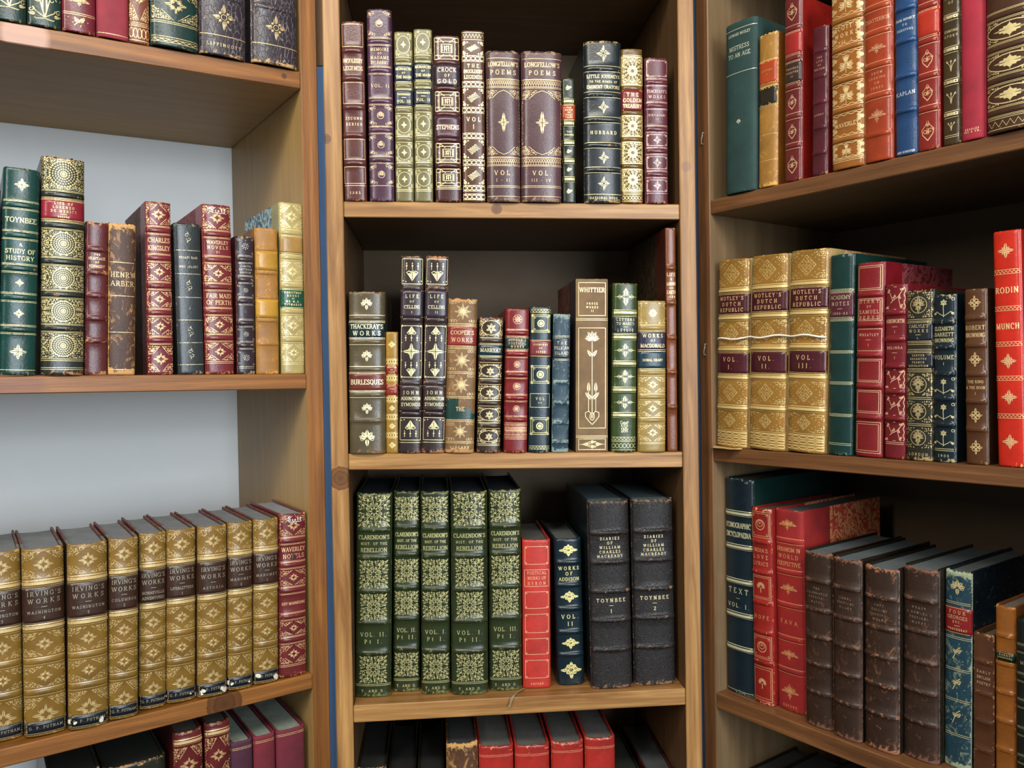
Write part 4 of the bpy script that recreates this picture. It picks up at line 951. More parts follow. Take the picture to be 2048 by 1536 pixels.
B['L2'] = [
 irv('~WASHINGTON;~3', 'tan gilt brown-labelled volume at the left edge of the frame, first of the nine matching'),
 irv('~WASHINGTON;~4', 'tan gilt brown-labelled volume, second from the left of the nine matching'),
 irv('~WASHINGTON;~5', 'tan gilt volume, third from left of nine, black foot strip chipped at both corners', 2),
 irv('~COLUMBUS;~2', 'tan gilt brown-labelled volume, fourth from the left of the nine matching'),
 irv('~BONNEVILLE;~ADVENTURES', 'tan gilt brown-labelled volume, fifth and middle of the nine matching'),
 irv('~LIFE&LETTERS;~1', 'tan gilt volume, sixth from left of nine, white chips in its black strip', 1),
 irv('~ASTORIA', 'tan gilt volume, seventh from left of nine, black foot strip heavily chipped', 3),
 irv('~MAHOMET;~2', 'tan gilt brown-labelled volume, eighth from the left of the nine matching', 1),
 irv('~MAHOMET;~1', 'tan gilt brown-labelled volume, ninth of nine, next to the red one', 1),
 dict(c='6c2029', w=.4, bands='.165t .315t .47t .63t .775t .93d', p=['corners', '=WAVERLEY;NOVELS', 'corners', '=~GUY MANNERING', 'corners', 'corners', ''], g='d9a765', loss=.1, d=.125, label='red gilt diamond-panelled book at the right end of the tan gilt set', ink=('Scott', .955), top='84888a')]
B['L3'] = [
 dict(c='26281f', w=.5, label='large dark green book top, leftmost under the tan gilt set', top='2c302a', d=.19),
 dict(c='26281f', w=.5, label='large dark green book left of the two gilt red ones, bottom left shelf', top='2c302a', d=.19),
 dict(c='5f1d22', w=.4, bands='.035G .20g .36g .52g .68g .84g', p=['', 'corners', '', '', '', ''], g='d3a35c', loss=.1, label='gilt red book head, left of its twin, bottom left shelf', rd=.42),
 dict(c='5f1d22', w=.4, bands='.035G .20g .36g .52g .68g .84g', p=['', 'corners', '', '', '', ''], g='d3a35c', loss=.1, label='gilt red book head, right of its twin, beside the dark purple book', rd=.42),
 dict(c='4a1838', k='cloth', bands='.028d .97d', top='8a9488', label='dark purple book with two gilt lines and pale page tops, bottom left shelf', rd=.3, w=.15),
 dict(c='74182e', k='cloth', bands='.024d .97d', top='8a9488', label='narrow crimson book between the purple book and the wide crimson one, bottom left shelf', rd=.3, w=.15),
 dict(c='6c1630', k='cloth', bands='.02d .50l .97d', top='8a9488', label='wide crimson book with gilt lines against the upright, bottom left shelf', rd=.25, w=.15)]
B['C1'] = [
 dict(c='5c2c30', w=.35, bands=S6 + ' .915l', p=['frame', '=INGOLDSBY;LEGENDS', 'frame', '=~SECOND;~SERIES', 'frame', 'frame', '=~1885'], g='c99a6c', loss=.25, tb=1.2, label='dark maroon book with plain gilt box frames, first on the top middle shelf', bh=.002),
 dict(c='4c2a40', w=.45, bands='.17t .32t .48t .63t .785t .92l', p=['fancy', '=MEMOIRS;~OF;MADAME;DU BARRY', '=VOL. II', 'fancy', 'fancy', 'fancy', ''], g='b08a62', loss=.25, rub='6a5058', label='tallest dark purple book on the top middle shelf', th=.0045),
 dict(c='786a50', w=.25, rub='a89c68', bands='.17g .32g .465g .635g .79g .935d', p=['diamondflor', '#2a2c3c MONARCHS;~OF;THE MAIN', '#2f3040 ~THORNBURY;-;VOL. III', 'diamondflor', 'diamondflor', 'diamondflor', ''], g='d6c878', loss=.1, th=.0034, label='olive tan gilt book marked VOL. III with two navy labels, top middle shelf'),
 dict(c='7a6e56', w=.25, rub='a89c68', bands='.17g .32g .465g .635g .79g .935d', p=['diamondflor', '#23242f MONARCHS;~OF;THE MAIN', '#23242f ~THORNBURY;-;VOL. II', 'diamondflor', 'diamondflor', 'diamondflor', ''], g='d6c878', loss=.1, th=.0034, label='olive tan gilt book marked VOL. II with two dark labels, top middle shelf'),
 dict(c='4a2226', w=.3, bands='.165r .32r .475r .63r .785r .92d', p=['strap', '#35222e CROCK;~OF;GOLD', 'strap', '#4a2438 STEPHENS', 'strap', 'strap', ''], g='e6cf86', loss=0, lg='d9a98a', bh=.0022, th=.006, tb=1.25, label='brown book with bright gilt strapwork squares and purple labels, top middle shelf'),
 dict(c='5a3326', w=.25, rub='c9b070', bands='.062x .165k .315k .465k .615k .77k .92k .97k', p=['zig', 'lozdots', '=THE;INGOLDSBY;LEGENDS', 'lozdots', '=VOL;I', 'lozdots', 'lozdots', '=~1839', ''], g='e8d698', loss=0, rd=.3, label='gilt cream and brown book with chain bands and lozenges, top middle shelf', tb=1.2),
 dict(c='523440', w=.55, rub='8a6a4a', bands='.055l .185x .255x .70x .77x .90d .965l', p=['', "=LONGFELLOW'S;POEMS", 'grille', 'archpanel', 'grille', '=VOL.;~I - II.', '', ''], g='b08a52', loss=.12, rd=.5, th=.0062, tb=1.2, rag=.002, label='wide purplish brown arched-panel book marked I-II, left of its twin'),
 dict(c='553442', w=.55, rub='8a6a4a', bands='.055l .185x .255x .70x .77x .90d .965l', p=['', "=LONGFELLOW'S;POEMS", 'grille', 'archpanel', 'grille', '=VOL.;~III - IV.', '', ''], g='b08a52', loss=.12, rd=.5, th=.0062, tb=1.2, rag=.002, label='wide purplish brown arched-panel book marked III-IV, right of its twin'),
 dict(c='1e2417', w=.25, bands='.19G .365G .52G .665G .81G', p=['bird', '#a8402a ~THE;~MAGIC;~OF;~ITALY;~TALES', '=~THE;~VISIONS', 'bird', 'bird', 'bird'], g='c7bd70', loss=.05, th=.003, label='short narrow black-green book with orange-red label, top middle shelf', gx=.85),
 dict(c='1c2228', w=.5, rub='b08a50', bands='.176g .335g .49g .648g .80g .95l', bh=.002, p=['cross', '=LITTLE JOURNEYS;~TO THE HOMES OF;EMINENT ORATORS', 'cross', '=HUBBARD', 'cross', 'cross', '=~NATIONAL BOOK'], g='c8b67a', loss=.15, rd=.5, th=.0045, tb=1.2, cov=('14181c', None), label='thick black book with gilt crosses and tan worn head, top middle shelf'),
 dict(c='6a4a1a', w=.4, rub='a0602c', bands='.045l .255r .415r .585r .76r .93d', p=['', 'golden', '#7a2630 THE;GOLDEN;TREASURY', 'golden', 'golden', 'golden', 'wave'], g='ecd184', loss=0, rd=.35, th=.005, tb=1.3, label='brilliant gold book with one maroon label, top middle shelf'),
 dict(c='5b1f30', w=.4, bands='.17t .33t .49t .64t .80t .93l', p=['frame2', "=THACKERAY'S;WORKS", '=~VIRGINIANS;~II', 'frame2+cross', 'frame2+cross', 'frame2+cross', ''], g='b8848a', loss=.3, th=.0042, label='plum maroon book last on the top middle shelf, beside the upright')]
B['C2'] = [
 dict(c='5b4c3f', w=.5, rub='8a5c3c', bands='.165g .31g .48g .635g .795r', p=['bud', "#142a32 THACKERAY'S;WORKS", 'bud', '#6c2a2a BURLESQUES', 'bud', 'bud'], g='e4dcb0', loss=0, lk='smooth', lw=.9, lrub='a8786a', rd=.4, th=.0066, tb=1.2, label='taupe grey-brown book with navy and mottled red labels, first on the middle shelf', d=.15),
 dict(c='a07430', w=.3, bands='.20x .245k .38k .43x .555k .70k .85k', p=['floret', '', '#8a2a20 ~BEAUTIES;~OF;~POPE', '', '#8a2a20 ~VOL;~I', 'floret', 'floret', 'floret'], g='d8b860', loss=.05, th=.0026, label='smallest narrow tan gilt book beside the taupe one, middle shelf', gx=.9),
 dict(c='35242a', w=.5, rub='7c5440', bands='.165r .325r .645r .80r .945l', p=['frame+heart', '#372a34 LIFE;~OF;CELLINI;~I', 'frame+tall', '#38262c JOHN;ADDINGTON;SYMONDS', 'frame+heartdn', ''], g='d6cc90', loss=.02, rd=.3, th=.0045, label='tall dark book numbered I with gilt hearts and tassels, left of the pair'),
 dict(c='35242a', w=.65, rub='94603c', bands='.165r .325r .645r .80r .945l', p=['frame+heart', '#372a34 LIFE;~OF;CELLINI;~II', 'frame+tall', '#38262c JOHN;ADDINGTON;SYMONDS', 'frame+heartdn', ''], g='d6cc90', loss=.12, rd=.3, th=.0045, label='tall dark book numbered II with gilt hearts and orange scuffs, right of the pair'),
 dict(c='7a5434', w=.8, k='worn', rub='a87a48', bands='.17d .32d .48d .64d .79d .93d', p=['sun', "#8a2c2c COOPER'S;WORKS", 'sun', 'sun', '#1a3c36 TORN THE', 'sun', '=~LIBRARY'], g='d4b070', loss=.2, th=.0055, rag=.002, label='brown scuffed book with sunbursts, red label and torn green label, middle shelf'),
 dict(c='38261e', w=.5, rub='8a5a44', bands='.175g .315g .475g .635g .80g .94d', p=['leafdiamond', '#16323e MARRYAT', 'leafdiamond', 'leafdiamond', 'leafdiamond', 'leafdiamond', ''], g='dcc084', loss=.03, th=.005, label='dark brown book crowded with gilt leaf diamonds and a blue label, middle shelf'),
 dict(c='7c1c24', w=.4, bands='.17t .315t .46t .62t .77t .90d', p=['rosette', "#1c3430 ALFORD'S;POETICAL;WORKS", 'rosette', 'rosette', 'rosette', 'grille', ''], g='cf9468', loss=.25, bh=.002, th=.004, label='red book with gilt rosettes and dark green label, middle shelf', cov=('7a1018', None)),
 dict(c='182833', w=.4, rub='8a8468', bands='.03z .19x .225x .345x .39x .54x .585x .70x .745x .89x .965z', p=['', 'sqcircle', '', '#7a2c38 ~EVENINGS;~OF;~SEVEN', '', 'sqcircle', '', 'frame+=VOL;~III', '', 'sqcircle', '', ''], g='c3b96a', loss=.05, th=.0035, label='navy book with gilt framed circles and a small red oval label, middle shelf'),
 dict(c='1f3c4c', w=.9, k='worn', rub='7a8a84', bands='.16l .335l .49r .64r .78r .92r', p=['', '#2c3440 THE;PELICAN;ISLAND', '', '', '', '', ''], g='a8aa8c', loss=.35, th=.004, label='faded blue scuffed narrow book left of the wide brown lily book'),
 dict(c='82624e', k='cloth', w=.3, rub='8a6850', bands='.235d .91d', p=['frame', 'frame', 'frame+hdiamond'], extra=[(.065, .05, '=WHITTIER'), (.165, .07, '=~PROSE;~WORKS;~II'), (.56, .60, 'lily')], g='e6cf8c', loss=0, rd=.12, th=.0062, tb=1.2, cov=('3a2226', 'choc'), q=.05, label='wide pinkish brown book with one tall gilt lily on the spine', d=.15),
 dict(c='36431f', w=.35, bands='.175G .32G .475G .63G .78G .92z', p=['hdiamond', '#232d33 LETTERS;TO MARCO;-;LESLIE', 'hdiamond', 'hdiamond', 'hdiamond', 'heraldic', 'wave'], g='b8b47c', loss=.2, th=.0045, label='olive green book with horizontal gilt tools and an animal crest at its foot', cov=('303c1c', None)),
 dict(c='a28250', w=.35, rub='8a6838', bands='.18g .33x .475g .635g .79g .94d', p=['cornerlight', '#2e2840 WORKS;~OF;MACDONALD', '#1c3442 ~DONAL GRANT', 'corners', 'corners', 'corners', ''], g='dcc07c', loss=.1, th=.0052, tb=1.2, label='pale honey gilt book with purple and blue labels, right end of the middle shelf'),
 dict(c='7c4026', w=.3, bands='.18r .335r .49r .645r .80r', bh=.0018, p=['', '=LIFE;~&;LABOUR;-;EARTH;~1888', '', '', '', ''], g='e0b070', loss=.15, th=.0045, d=.2, cov=('55221c', 'dark'), q=.045, label='tallest thin russet book with dark mottled side, wedged against the upright')]
def cla(v, lab, **k):
    d = dict(c='2b321e', w=.55, rub='6a6a3c', bands='.18r .315r .48r .635r .785r .94d', bh=.0018, p=['clarendon', "=CLARENDON'S;~HIST. OF THE;REBELLION", 'clarendon', 'clarendon', '=' + v, 'clarendon', '=~T. AND G.'], g='b8b068', loss=.08, rd=.34, th=.0056, top='363c42', label=lab, cov=('1c281c', None), d=.17, sq=.004, rag=.002)
    d.update(k); return d
B['C3'] = [
 cla('VOL. II.;Pt I.', 'green gilt square-ornamented volume marked VOL. II Pt I, first at the left'),
 cla('VOL. II.;Pt II.', 'green gilt square-ornamented volume marked VOL. II Pt II, second from left'),
 cla('VOL. I.;Pt I.', 'green gilt square-ornamented volume marked VOL. I Pt I, third and middle of five'),
 cla('VOL. I.;Pt II.', 'green gilt square-ornamented volume marked VOL. I Pt II, fourth from left'),
 cla('VOL. III.;Pt I.', 'green gilt square-ornamented volume marked VOL. III Pt I, beside the coral red book'),
 dict(c='c22f2c', k='pebble', w=.15, rub='d8705c', bands='.03x .18x .19x .325x .335x .475x .485x .64x .65x .785x .795x .945x', p=['', 'frame2', '', 'frame+=POETICAL;WORKS OF;BYRON', '', 'frame2', '', 'frame2', '', 'frame2', '', 'frame2', '=~OXFORD'], g='e6a070', loss=.1, rd=.22, th=.0042, label='bright coral red book with gilt framed squares on the lower middle shelf', top='54534e', bh=0),
 dict(c='10202a', w=.25, bands='.16r .315r .475r .635r .79r', bh=.0018, p=['crest', '=WORKS;OF;ADDISON', 'crest', '=VOL.;II', 'crest', 'crest'], g='e2d47c', loss=0, rd=.4, th=.0058, tb=1.3, label='dark navy book with yellow gilt cartouches, beside the coral red book', top='585a58'),
 dict(c='1f181a', k='crackle', w=.55, rub='7c5c44', bands='.17r .325r .48r .635r .79r', bh=.0022, p=['', '=DIARIES;OF;WILLIAM;CHARLES;MACREADY', '', '=TOYNBEE;-;1', '', ''], g='d8c890', loss=.08, rd=.45, th=.0052, tb=1.3, label='thick near-black grained leather book numbered 1', top='4c5c5e', cov=('1c242a', None), rag=.002),
 dict(c='1f181a', k='crackle', w=.6, rub='7c5c44', bands='.17r .325r .48r .635r .79r', bh=.0022, p=['', '=DIARIES;OF;WILLIAM;CHARLES;MACREADY', '', '=TOYNBEE;-;2', '', ''], g='d8c890', loss=.08, rd=.45, th=.0052, tb=1.3, label='thick near-black grained leather book numbered 2 with torn head corners', top='4c5c5e', rag=.003)]
B['C4'] = [
 dict(c='241a14', w=.6, top='262624', label='dark book top, first at the left of the bottom middle shelf'),
 dict(c='1c1814', w=.6, top='1c1c1c', label='black book top, second from the left of the bottom middle shelf'),
 dict(c='241c16', w=.7, top='1e1e1c', label='black book top with frayed edge, directly left of the brown marbled one'),
 dict(c='5a3424', k='worn', w=1.1, rub='b0864c', top='3c3c3c', label='scuffed mottled brown book beside the row of four red books', rag=.003, d=.17),
 dict(c='b02c2c', w=.4, rub='d08a60', bands='.05d', top='66645e', rd=.35, k='smooth', g='d87858', label='first from left of the four red books on the bottom middle shelf', d=.17),
 dict(c='b02c2c', w=.4, rub='d08a60', bands='.05d', top='605e5a', rd=.35, g='d87858', label='second from left of the four red books on the bottom middle shelf', d=.17),
 dict(c='b02c2c', w=.5, rub='d08a60', bands='.05d', top='605e5a', rd=.35, g='d87858', label='third from left of the four red books on the bottom middle shelf', d=.17),
 dict(c='b02c2c', w=.4, rub='d08a60', bands='.05d', top='605e5a', rd=.35, g='d87858', label='rightmost of the four red books on the bottom middle shelf', d=.17),
 dict(c='1e241a', w=.5, top='2e302a', label='low dark green book top right of the four red ones', d=.17),
 dict(c='4a1c1a', w=.5, top='4a4c4e', label='low grey-topped maroon book at the bottom right corner of the middle bookcase', d=.17)]
B['R0'] = [
 dict(c='1f3c3a', k='cloth', w=.25, rub='6a8078', bands='.045l .30l', p=['', '', ''], extra=[(.075, .03, '=~LEONARD MOSLEY'), (.175, .11, '=MISTRESS;TO AN AGE'), (.585, .055, 'bud')], g='d0d2b8', loss=.05, rd=.3, th=.0058, gx=.75, label='dark teal cloth book with a tiny silver shell emblem, first on the top right shelf', d=.155),
 dict(c='a8743a', w=.7, k='worn', rub='c99a50', bands='.175l .335x .345x .48l .66l .83l', p=['', '#b04426 ~HISTORY;~I', '', '#2a211c ', '', '', ''], lw=.7, g='c89a50', loss=.3, th=.0035, label='rubbed tan book with orange-red and black labels, top right shelf', cov=('8a5020', None)),
 dict(c='6a2228', w=.3, bands='.175g .335g .49g .65g .81g', p=['lyre', '#a0282c ', '#3c2828 ~TRAVELS;~FORSTER;~II', 'lyre', 'lyre', 'lyre'], g='c8946a', loss=.15, lw=.7, lrub='b03030', th=.0036, cov=('8c1a18', None), label='tall maroon book with bare red patch and ragged dark label, top right shelf'),
 dict(c='551c2c', w=.35, bands='.165r .335r .51r .68r .85r', p=['', '=~THE;~LIFE;~OF;~NELSON', '', '=~EVERY', '', ''], g='b07a60', loss=.3, th=.0034, cov=('6a1018', None), rub='a87850', label='short slim maroon book left of the gilt thistle book'),
 dict(c='9a5a2c', w=.25, rub='b07838', bands='.175r .335r .51r .675r .84r .955d', bh=.002, p=['thistle', "=SCOTT'S;WORKS;~VOL. I.+clovers", 'thistle', 'thistle', '=WAVERLEY+clovers', 'thistle', ''], g='eecb80', loss=0, rd=.3, th=.005, tb=1.2, gx=.88, label='orange-brown book covered in gilt thistles and clovers, top right shelf'),
 dict(c='a03a22', w=.2, rub='c06a40', bands='.20g .33g .50g .66g .86r', p=['', '=CHATTERBOX', 'leafcrest', '=~GROW;~LOOKING;~ON;~JONES', 'leafcrest', ''], g='d08050', loss=.1, th=.0042, rd=.35, label='orange-red book with thin gilt rules between the thistle book and the blue book'),
 dict(c='1f4270', k='pebble', w=.15, rub='5a7aa0', bands='.145r .305r .46r .625r .79r', bh=.0022, p=['', '', '=~FROM INFANCY;~TO;~SURVIVAL', '', '=KAPLAN', ''], g='c8d0d8', loss=.05, rd=.35, th=.0042, tb=1.2, extra=[(.985, .016, '=~AND SCHUSTER')], label='bright blue pebble-grained book, the only blue one on the top right shelf'),
 dict(c='8c2624', w=.3, bands='.145g .30g .47g .64g .80g', p=['lyre', 'lyre', '#b43026 ', 'lyre', 'lyre', 'lyre'], g='d89a68', loss=.15, lw=.2, label='red book with gilt lyre tools right of the blue book', cov=('8c1a18', None)),
 dict(c='43301f', w=.3, bands='.15G .33G .50G .67G .84G .955d', p=['vine3', '=~TALES;~OF', '=~ESMOND;~STORY', 'vine3', 'vine3', 'vine3', ''], g='b4a070', loss=.15, th=.004, label='narrow dark brown book with gilt raised bands left of the crimson cloth book'),
 dict(c='a81e3c', k='cloth', w=.1, bands='.02x', p=[''], extra=[(.955, .028, '=BRADLEY;IRE & CO.')], g='e8c090', loss=0, rd=.45, th=.0026, tb=1.3, label='smooth crimson cloth book with gilt publisher lettering only at its foot'),
 dict(c='4a2c22', w=.3, rub='a08048', bands='.20g .42t .58t .74t .90t', p=['', '=COOPER', 'oval', 'oval', 'oval', 'zig'], g='d2bb74', loss=.02, rd=.5, th=.006, tb=1.2, label='wide brown and gold oval-medallion book at the right edge of the top right shelf')]
def mot(v, lab, **k):
    d = dict(c='a07038', w=.35, rub='caa860', bands='.165G .31G .475G .625G .785G .91d', bh=.0016, p=['motley', "#4e1828 MOTLEY'S;DUTCH;REPUBLIC", 'motley', '#4c1828 VOL.;' + v, 'motley', 'motley', ''], g='e0c06c', loss=.05, extra=[(.925, .02, 'chain'), (.95, .02, 'chain'), (.977, .02, 'chain')], rd=.45, th=.006, tb=1.25, cov=('c8b088', None), label=lab, top='9a8a6a')
    d.update(k); return d
B['R1'] = [
 mot('I.', 'golden tan book marked VOL. I tied with string, leftmost of three'),
 mot('II.', 'golden tan book marked VOL. II tied with string, middle of three'),
 mot('III.', 'golden tan book marked VOL. III tied with string, rightmost of three', cov=('b89a70', 'tan')),
 dict(c='173634', w=.4, rub='5a7a70', bands='.18h .325h .485h .64h .80h .945d', p=['', '#5a2238 ACADEMY;NOTES;-;~1880-83', '', '', '', ''], g='b8bc90', loss=.1, th=.0046, cov=('123430', None), label='dark green book with plum label and thin hatched bands, right of the tied set', bh=.001),
 dict(c='861824', k='pebble', w=.2, rub='b05a58', bands='.165r .32r .475r .635r .795r', bh=.002, p=['frame3', 'frame3+=DIARY;~OF;SAMUEL;PEPYS', 'frame+=~WHEATLEY;-;~1', 'frame3', 'frame3', 'frame3'], g='dca880', loss=.05, th=.0048, cov=('7c1222', 'rose'), q=.035, label='crimson pebbled book with double gilt frames, behind the floral crimson one'),
 dict(c='761a28', w=.25, bands='.165r .315r .47r .615r .77r .91d', bh=.0024, p=['vine', '=AINSWORTH;-;~I', '=~BELINDA;-;~I', 'vine', 'vine', 'vine', ''], g='e0a880', loss=.05, th=.0046, label='shorter crimson book with gilt flower sprays, right of the framed crimson one'),
 dict(c='2e2a24', w=.6, rub='a08858', bands='.18d .315d .355d .475d .635d .79d .935x', p=['goldleafy', "#1c2028 CARLYLE'S;WORKS;-;~I.", '', '#1e2028 ~SARTOR;~RESARTUS;~FRENCH;~REVOLUTION', 'goldleafy', 'goldleafy', 'goldleafy', '=~LONDON'], g='bfa468', loss=.05, th=.005, rag=.004, label='dull gilt book with black labels and ragged head, right bookcase'),
 dict(c='13202a', w=.5, rub='a89870', bands='.165r .315r .47r .62r .775r .925d', bh=.0018, p=['flower', '=ELIZABETH;BARRETT;BROWNING', '=VOLUME;~I', 'flower', 'flower', 'flower', '=~1900'], g='cfc07c', loss=.05, th=.0046, label='near-black book with gilt stemmed flowers and a worn head, right bookcase', cov=('10181f', None)),
 dict(c='5a3422', w=.3, bands='.165r .32r .485r .64r .80r', bh=.0016, p=['flor', '=ROBERT;BROWNING', 'flor', '=~THE RING;~& THE BOOK;~I', 'flor', 'flor'], g='d0a864', loss=.05, th=.0046, label='plain brown book with gilt quatrefoils standing alone, right bookcase', cov=('3a2014', None)),
 dict(c='d02818', k='smooth', w=.3, rub='e8b080', bands='.175z .33z .48z .625z .785z', p=['starbig', '=RODIN', '=MUNCH', 'starbig', 'starbig', 'starbig'], g='f0b878', loss=0, rd=.3, th=.0062, tb=1.4, label='vivid scarlet book leaning slightly at the right edge of the frame', cov=('c82414', None))]
def brn(p, lab, **k):
    d = dict(c='36201a', k='worn', w=.7, rub='6a4634', bands='.165r .33r .485r .64r .80r', bh=.002, p=['', p, '', '', '', ''], g='8a6a50', loss=.5, rd=.42, th=.0042, top='5c6466', label=lab, rag=.003, d=.15, cov=('241a16', None))
    d.update(k); return d
B['R2'] = [
 dict(c='16242e', w=.45, rub='6a7a70', bands='.16G .315G .475G .63G .785G .985l', bh=.0016, p=['', '=ICONOGRAPHIC;ENCYCLOPAEDIA', '', '=TEXT;-;^VOL. I.', '', '', ''], g='c6c49a', loss=.05, rd=.3, th=.0075, tb=1.15, gx=.95, cov=('14302c', None), d=.2, label='tallest navy book against the upright on the lower right shelf'),
 dict(c='9a2222', w=.5, rub='c88868', bands='.17r .325r .48r .63r .785r', bh=.002, p=['emblem', "=INDIA'S;LOVE;LYRICS", 'tree', '=HOPE', 'emblem', 'tree'], g='dc9a60', loss=.08, th=.0052, label='red book with gilt crescent and tree frames beside the tall navy book'),
 dict(c='a41c20', k='cloth', w=.3, rub='d8905c', bands='.155g .31g .475g .64g .80g', bh=.0012, p=['leafcrest', '=URBANISM IN;WORLD;PERSPECTIVE', 'leafcrest', '=FAVA', 'leafcrest', 'leafcrest'], extra=[(.975, .02, '=~OXFORD')], g='e89a40', loss=.03, th=.0056, rd=.3, cov=('a0181c', 'red'), q=.055, d=.17, label='bright red book with orange gilt crests and a marbled side, lower right shelf', top='5c6466'),
 brn('=~THE;~CELEBRATED;~POETICAL;~WORKS', 'cracked dark brown leather book, leftmost of four matching'),
 brn('=~BURNS;~POETICAL;~WORKS', 'cracked dark brown leather book, second of four, its right joint split'),
 brn('=~POPE;~COLLINS;~POETICAL;~WORKS', 'cracked dark brown leather book, third of four, with a torn curled head', rub='8a5c40'),
 brn("=~WYATT;~& HOWARD'S;~POETICAL;~WORKS", 'cracked dark brown leather book, fourth of four, next to the blue one'),
 dict(c='183a4a', w=1.0, k='worn', rub='8a9478', bands='.165d .185x .32x .34d .50d .655d .83d', p=['bud', '', '#8a1c22 FOUR;GEORGES;~ETC.;-;~THACKERAY', '', 'sprinkle', 'sprinkle', 'sprinkle', ''], g='c8b470', loss=.15, lw=.2, th=.0046, cov=('101c28', None), rag=.003, label='scuffed peacock-blue book with a scarlet label, lower right shelf', top='5a605e', d=.15),
 dict(c='5c3424', w=.5, rub='a87c50', bands='.20r .42r .62r .82r', p=['', '=~EARLY;~ENGLISH;~POETRY', '', '', ''], g='c8986c', loss=.2, th=.0046, label='low narrow brown book between the blue book and the orange tan one', top='6a6450', rd=.12, sq=.006),
 dict(c='9c5a28', w=.5, rub='b88048', bands='.165r .255x .32r .48r .64r .80r', p=['', '', '#1c2c1a ~HARRY;~LORREQUER', '', '', '', ''], g='c89858', loss=.2, th=.004, label='orange tan book with dark green label near the lower right corner', cov=('8a4a20', None), top='6a6058'),
 dict(c='181c18', w=.4, rub='5a5a48', bands='.165t .33t .48t .64t .80t', p=['', '=~MAC', '', '', '', ''], g='7a7a50', loss=.2, label='black book cut by the right edge of the frame on the lower right shelf')]
B['R3'] = [
 dict(c='2a1a14', w=.6, top='3c3e3c', label='dusty book top, leftmost beneath the lowest right shelf'),
 dict(c='241814', w=.6, top='34363a', label='dusty book top, second from the left beneath the lowest right shelf'),
 dict(c='1e1814', w=.6, top='303234', label='dusty book top, third from the left beneath the lowest right shelf')]

# ------------------------------------------------------------------ the place
def struct(name, mb, m):
    o = mb.build(name, m); o['kind'] = 'structure'; return o
blue = plain('blue_wall_paint', '5f86bb', 0.7, 0.1, 12)
b = MB(); b.box(-2.6, 2.6, 1.62, 1.72, 0, 2.9); struct('wall_back', b, blue)
b = MB(); b.box(-2.6, 2.6, -3.2, 1.72, -0.1, 0); struct('floor', b, plain('worn_carpet', '4a4038', 0.9, 0.3, 60))
b = MB(); b.box(-2.6, 2.6, -3.2, 1.72, 2.9, 3.0); struct('ceiling', b, plain('ceiling_paint', 'c8c4ba', 0.9, 0.1, 12))
b = MB(); b.box(-0.2413, -0.2245, 1.0285, 1.040, 1.878, 2.5, 0, .001); struct('trim_1', b, wood('dark_wood_rail', '8a6440', '5c4028', 'z', .5))
b = MB(); b.box(-0.2418, -0.2245, 1.0285, 1.045, 0, 1.8775, 0, .0005); struct('trim_2', b, blue)
b = MB(); b.box(0.2295, 0.262, 1.100, 1.120, 0, 2.5, 0, .0005); struct('trim_3', b, blue)

backw = plain('pale_blue_white_backing', 'e4e6e4', 0.6, 0.04, 8)
backb = plain('brown_backing_board', '6a563e', 0.6, 0.15, 20)
backr = plain('dark_brown_backing_board', '5a4832', 0.6, 0.15, 20)
bookcase('L', 'orange pine bookcase at the left with a pale white backing, turned towards the middle',
         [(0.0, 0.0205), (-0.432, -0.4125)], [(2.215, 2.215, .019), (1.8538, 1.8615, .0205), (1.5025, 1.4986, .018), (1.1255, 1.1346, .0185), (.770, .770, .019)],
         .31, backw, '925d26', '603812', (-.4125, 0.0), ('ab8a54', '957443'),
         {3: ((-.105, 0, 1.122, .022),), 1: ((-.02, 0, 1.853, .004),)}, {}, 2.5, ((-.285, 0, 1.846, .022, 'c09a88', .6), (-.30, 0, 1.49, .03, '6a3c24', .5)))
bookcase('C', 'honey-coloured pine bookcase in the middle with knots in its front edges',
         [(-0.0235, -0.003), (0.4115, 0.432)], [(2.01, 2.01, .019), (1.7058, 1.7032, .019), (1.4011, 1.3932, .0195), (1.0939, 1.0939, .021), (.785, .785, .019)],
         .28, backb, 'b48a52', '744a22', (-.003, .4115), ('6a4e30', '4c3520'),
         {1: ((.182, 0, 1.697, .0075),)}, {0: ((-.012, 0, 1.372, .016), (-.022, 0, 1.78, .007))}, 2.5, ((.42, 0, 1.75, .008, '6a4a38', .5),))
bookcase('R', 'brown wooden bookcase at the right with a dark backing, sharply turned',
         [(-0.0160, 0.0040), (0.4125, 0.432)], [(2.03, 2.03, .019), (1.7133, 1.7160, .0185), (1.3953, 1.4000, .018), (1.0768, 1.0775, .0205), (.760, .760, .019)],
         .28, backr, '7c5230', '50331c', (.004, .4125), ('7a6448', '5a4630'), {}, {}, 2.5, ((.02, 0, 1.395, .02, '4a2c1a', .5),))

BOOKS = {}
for row in B:
    for i, spec in enumerate(B[row]):
        BOOKS[row, i] = build_book(row, i, spec)

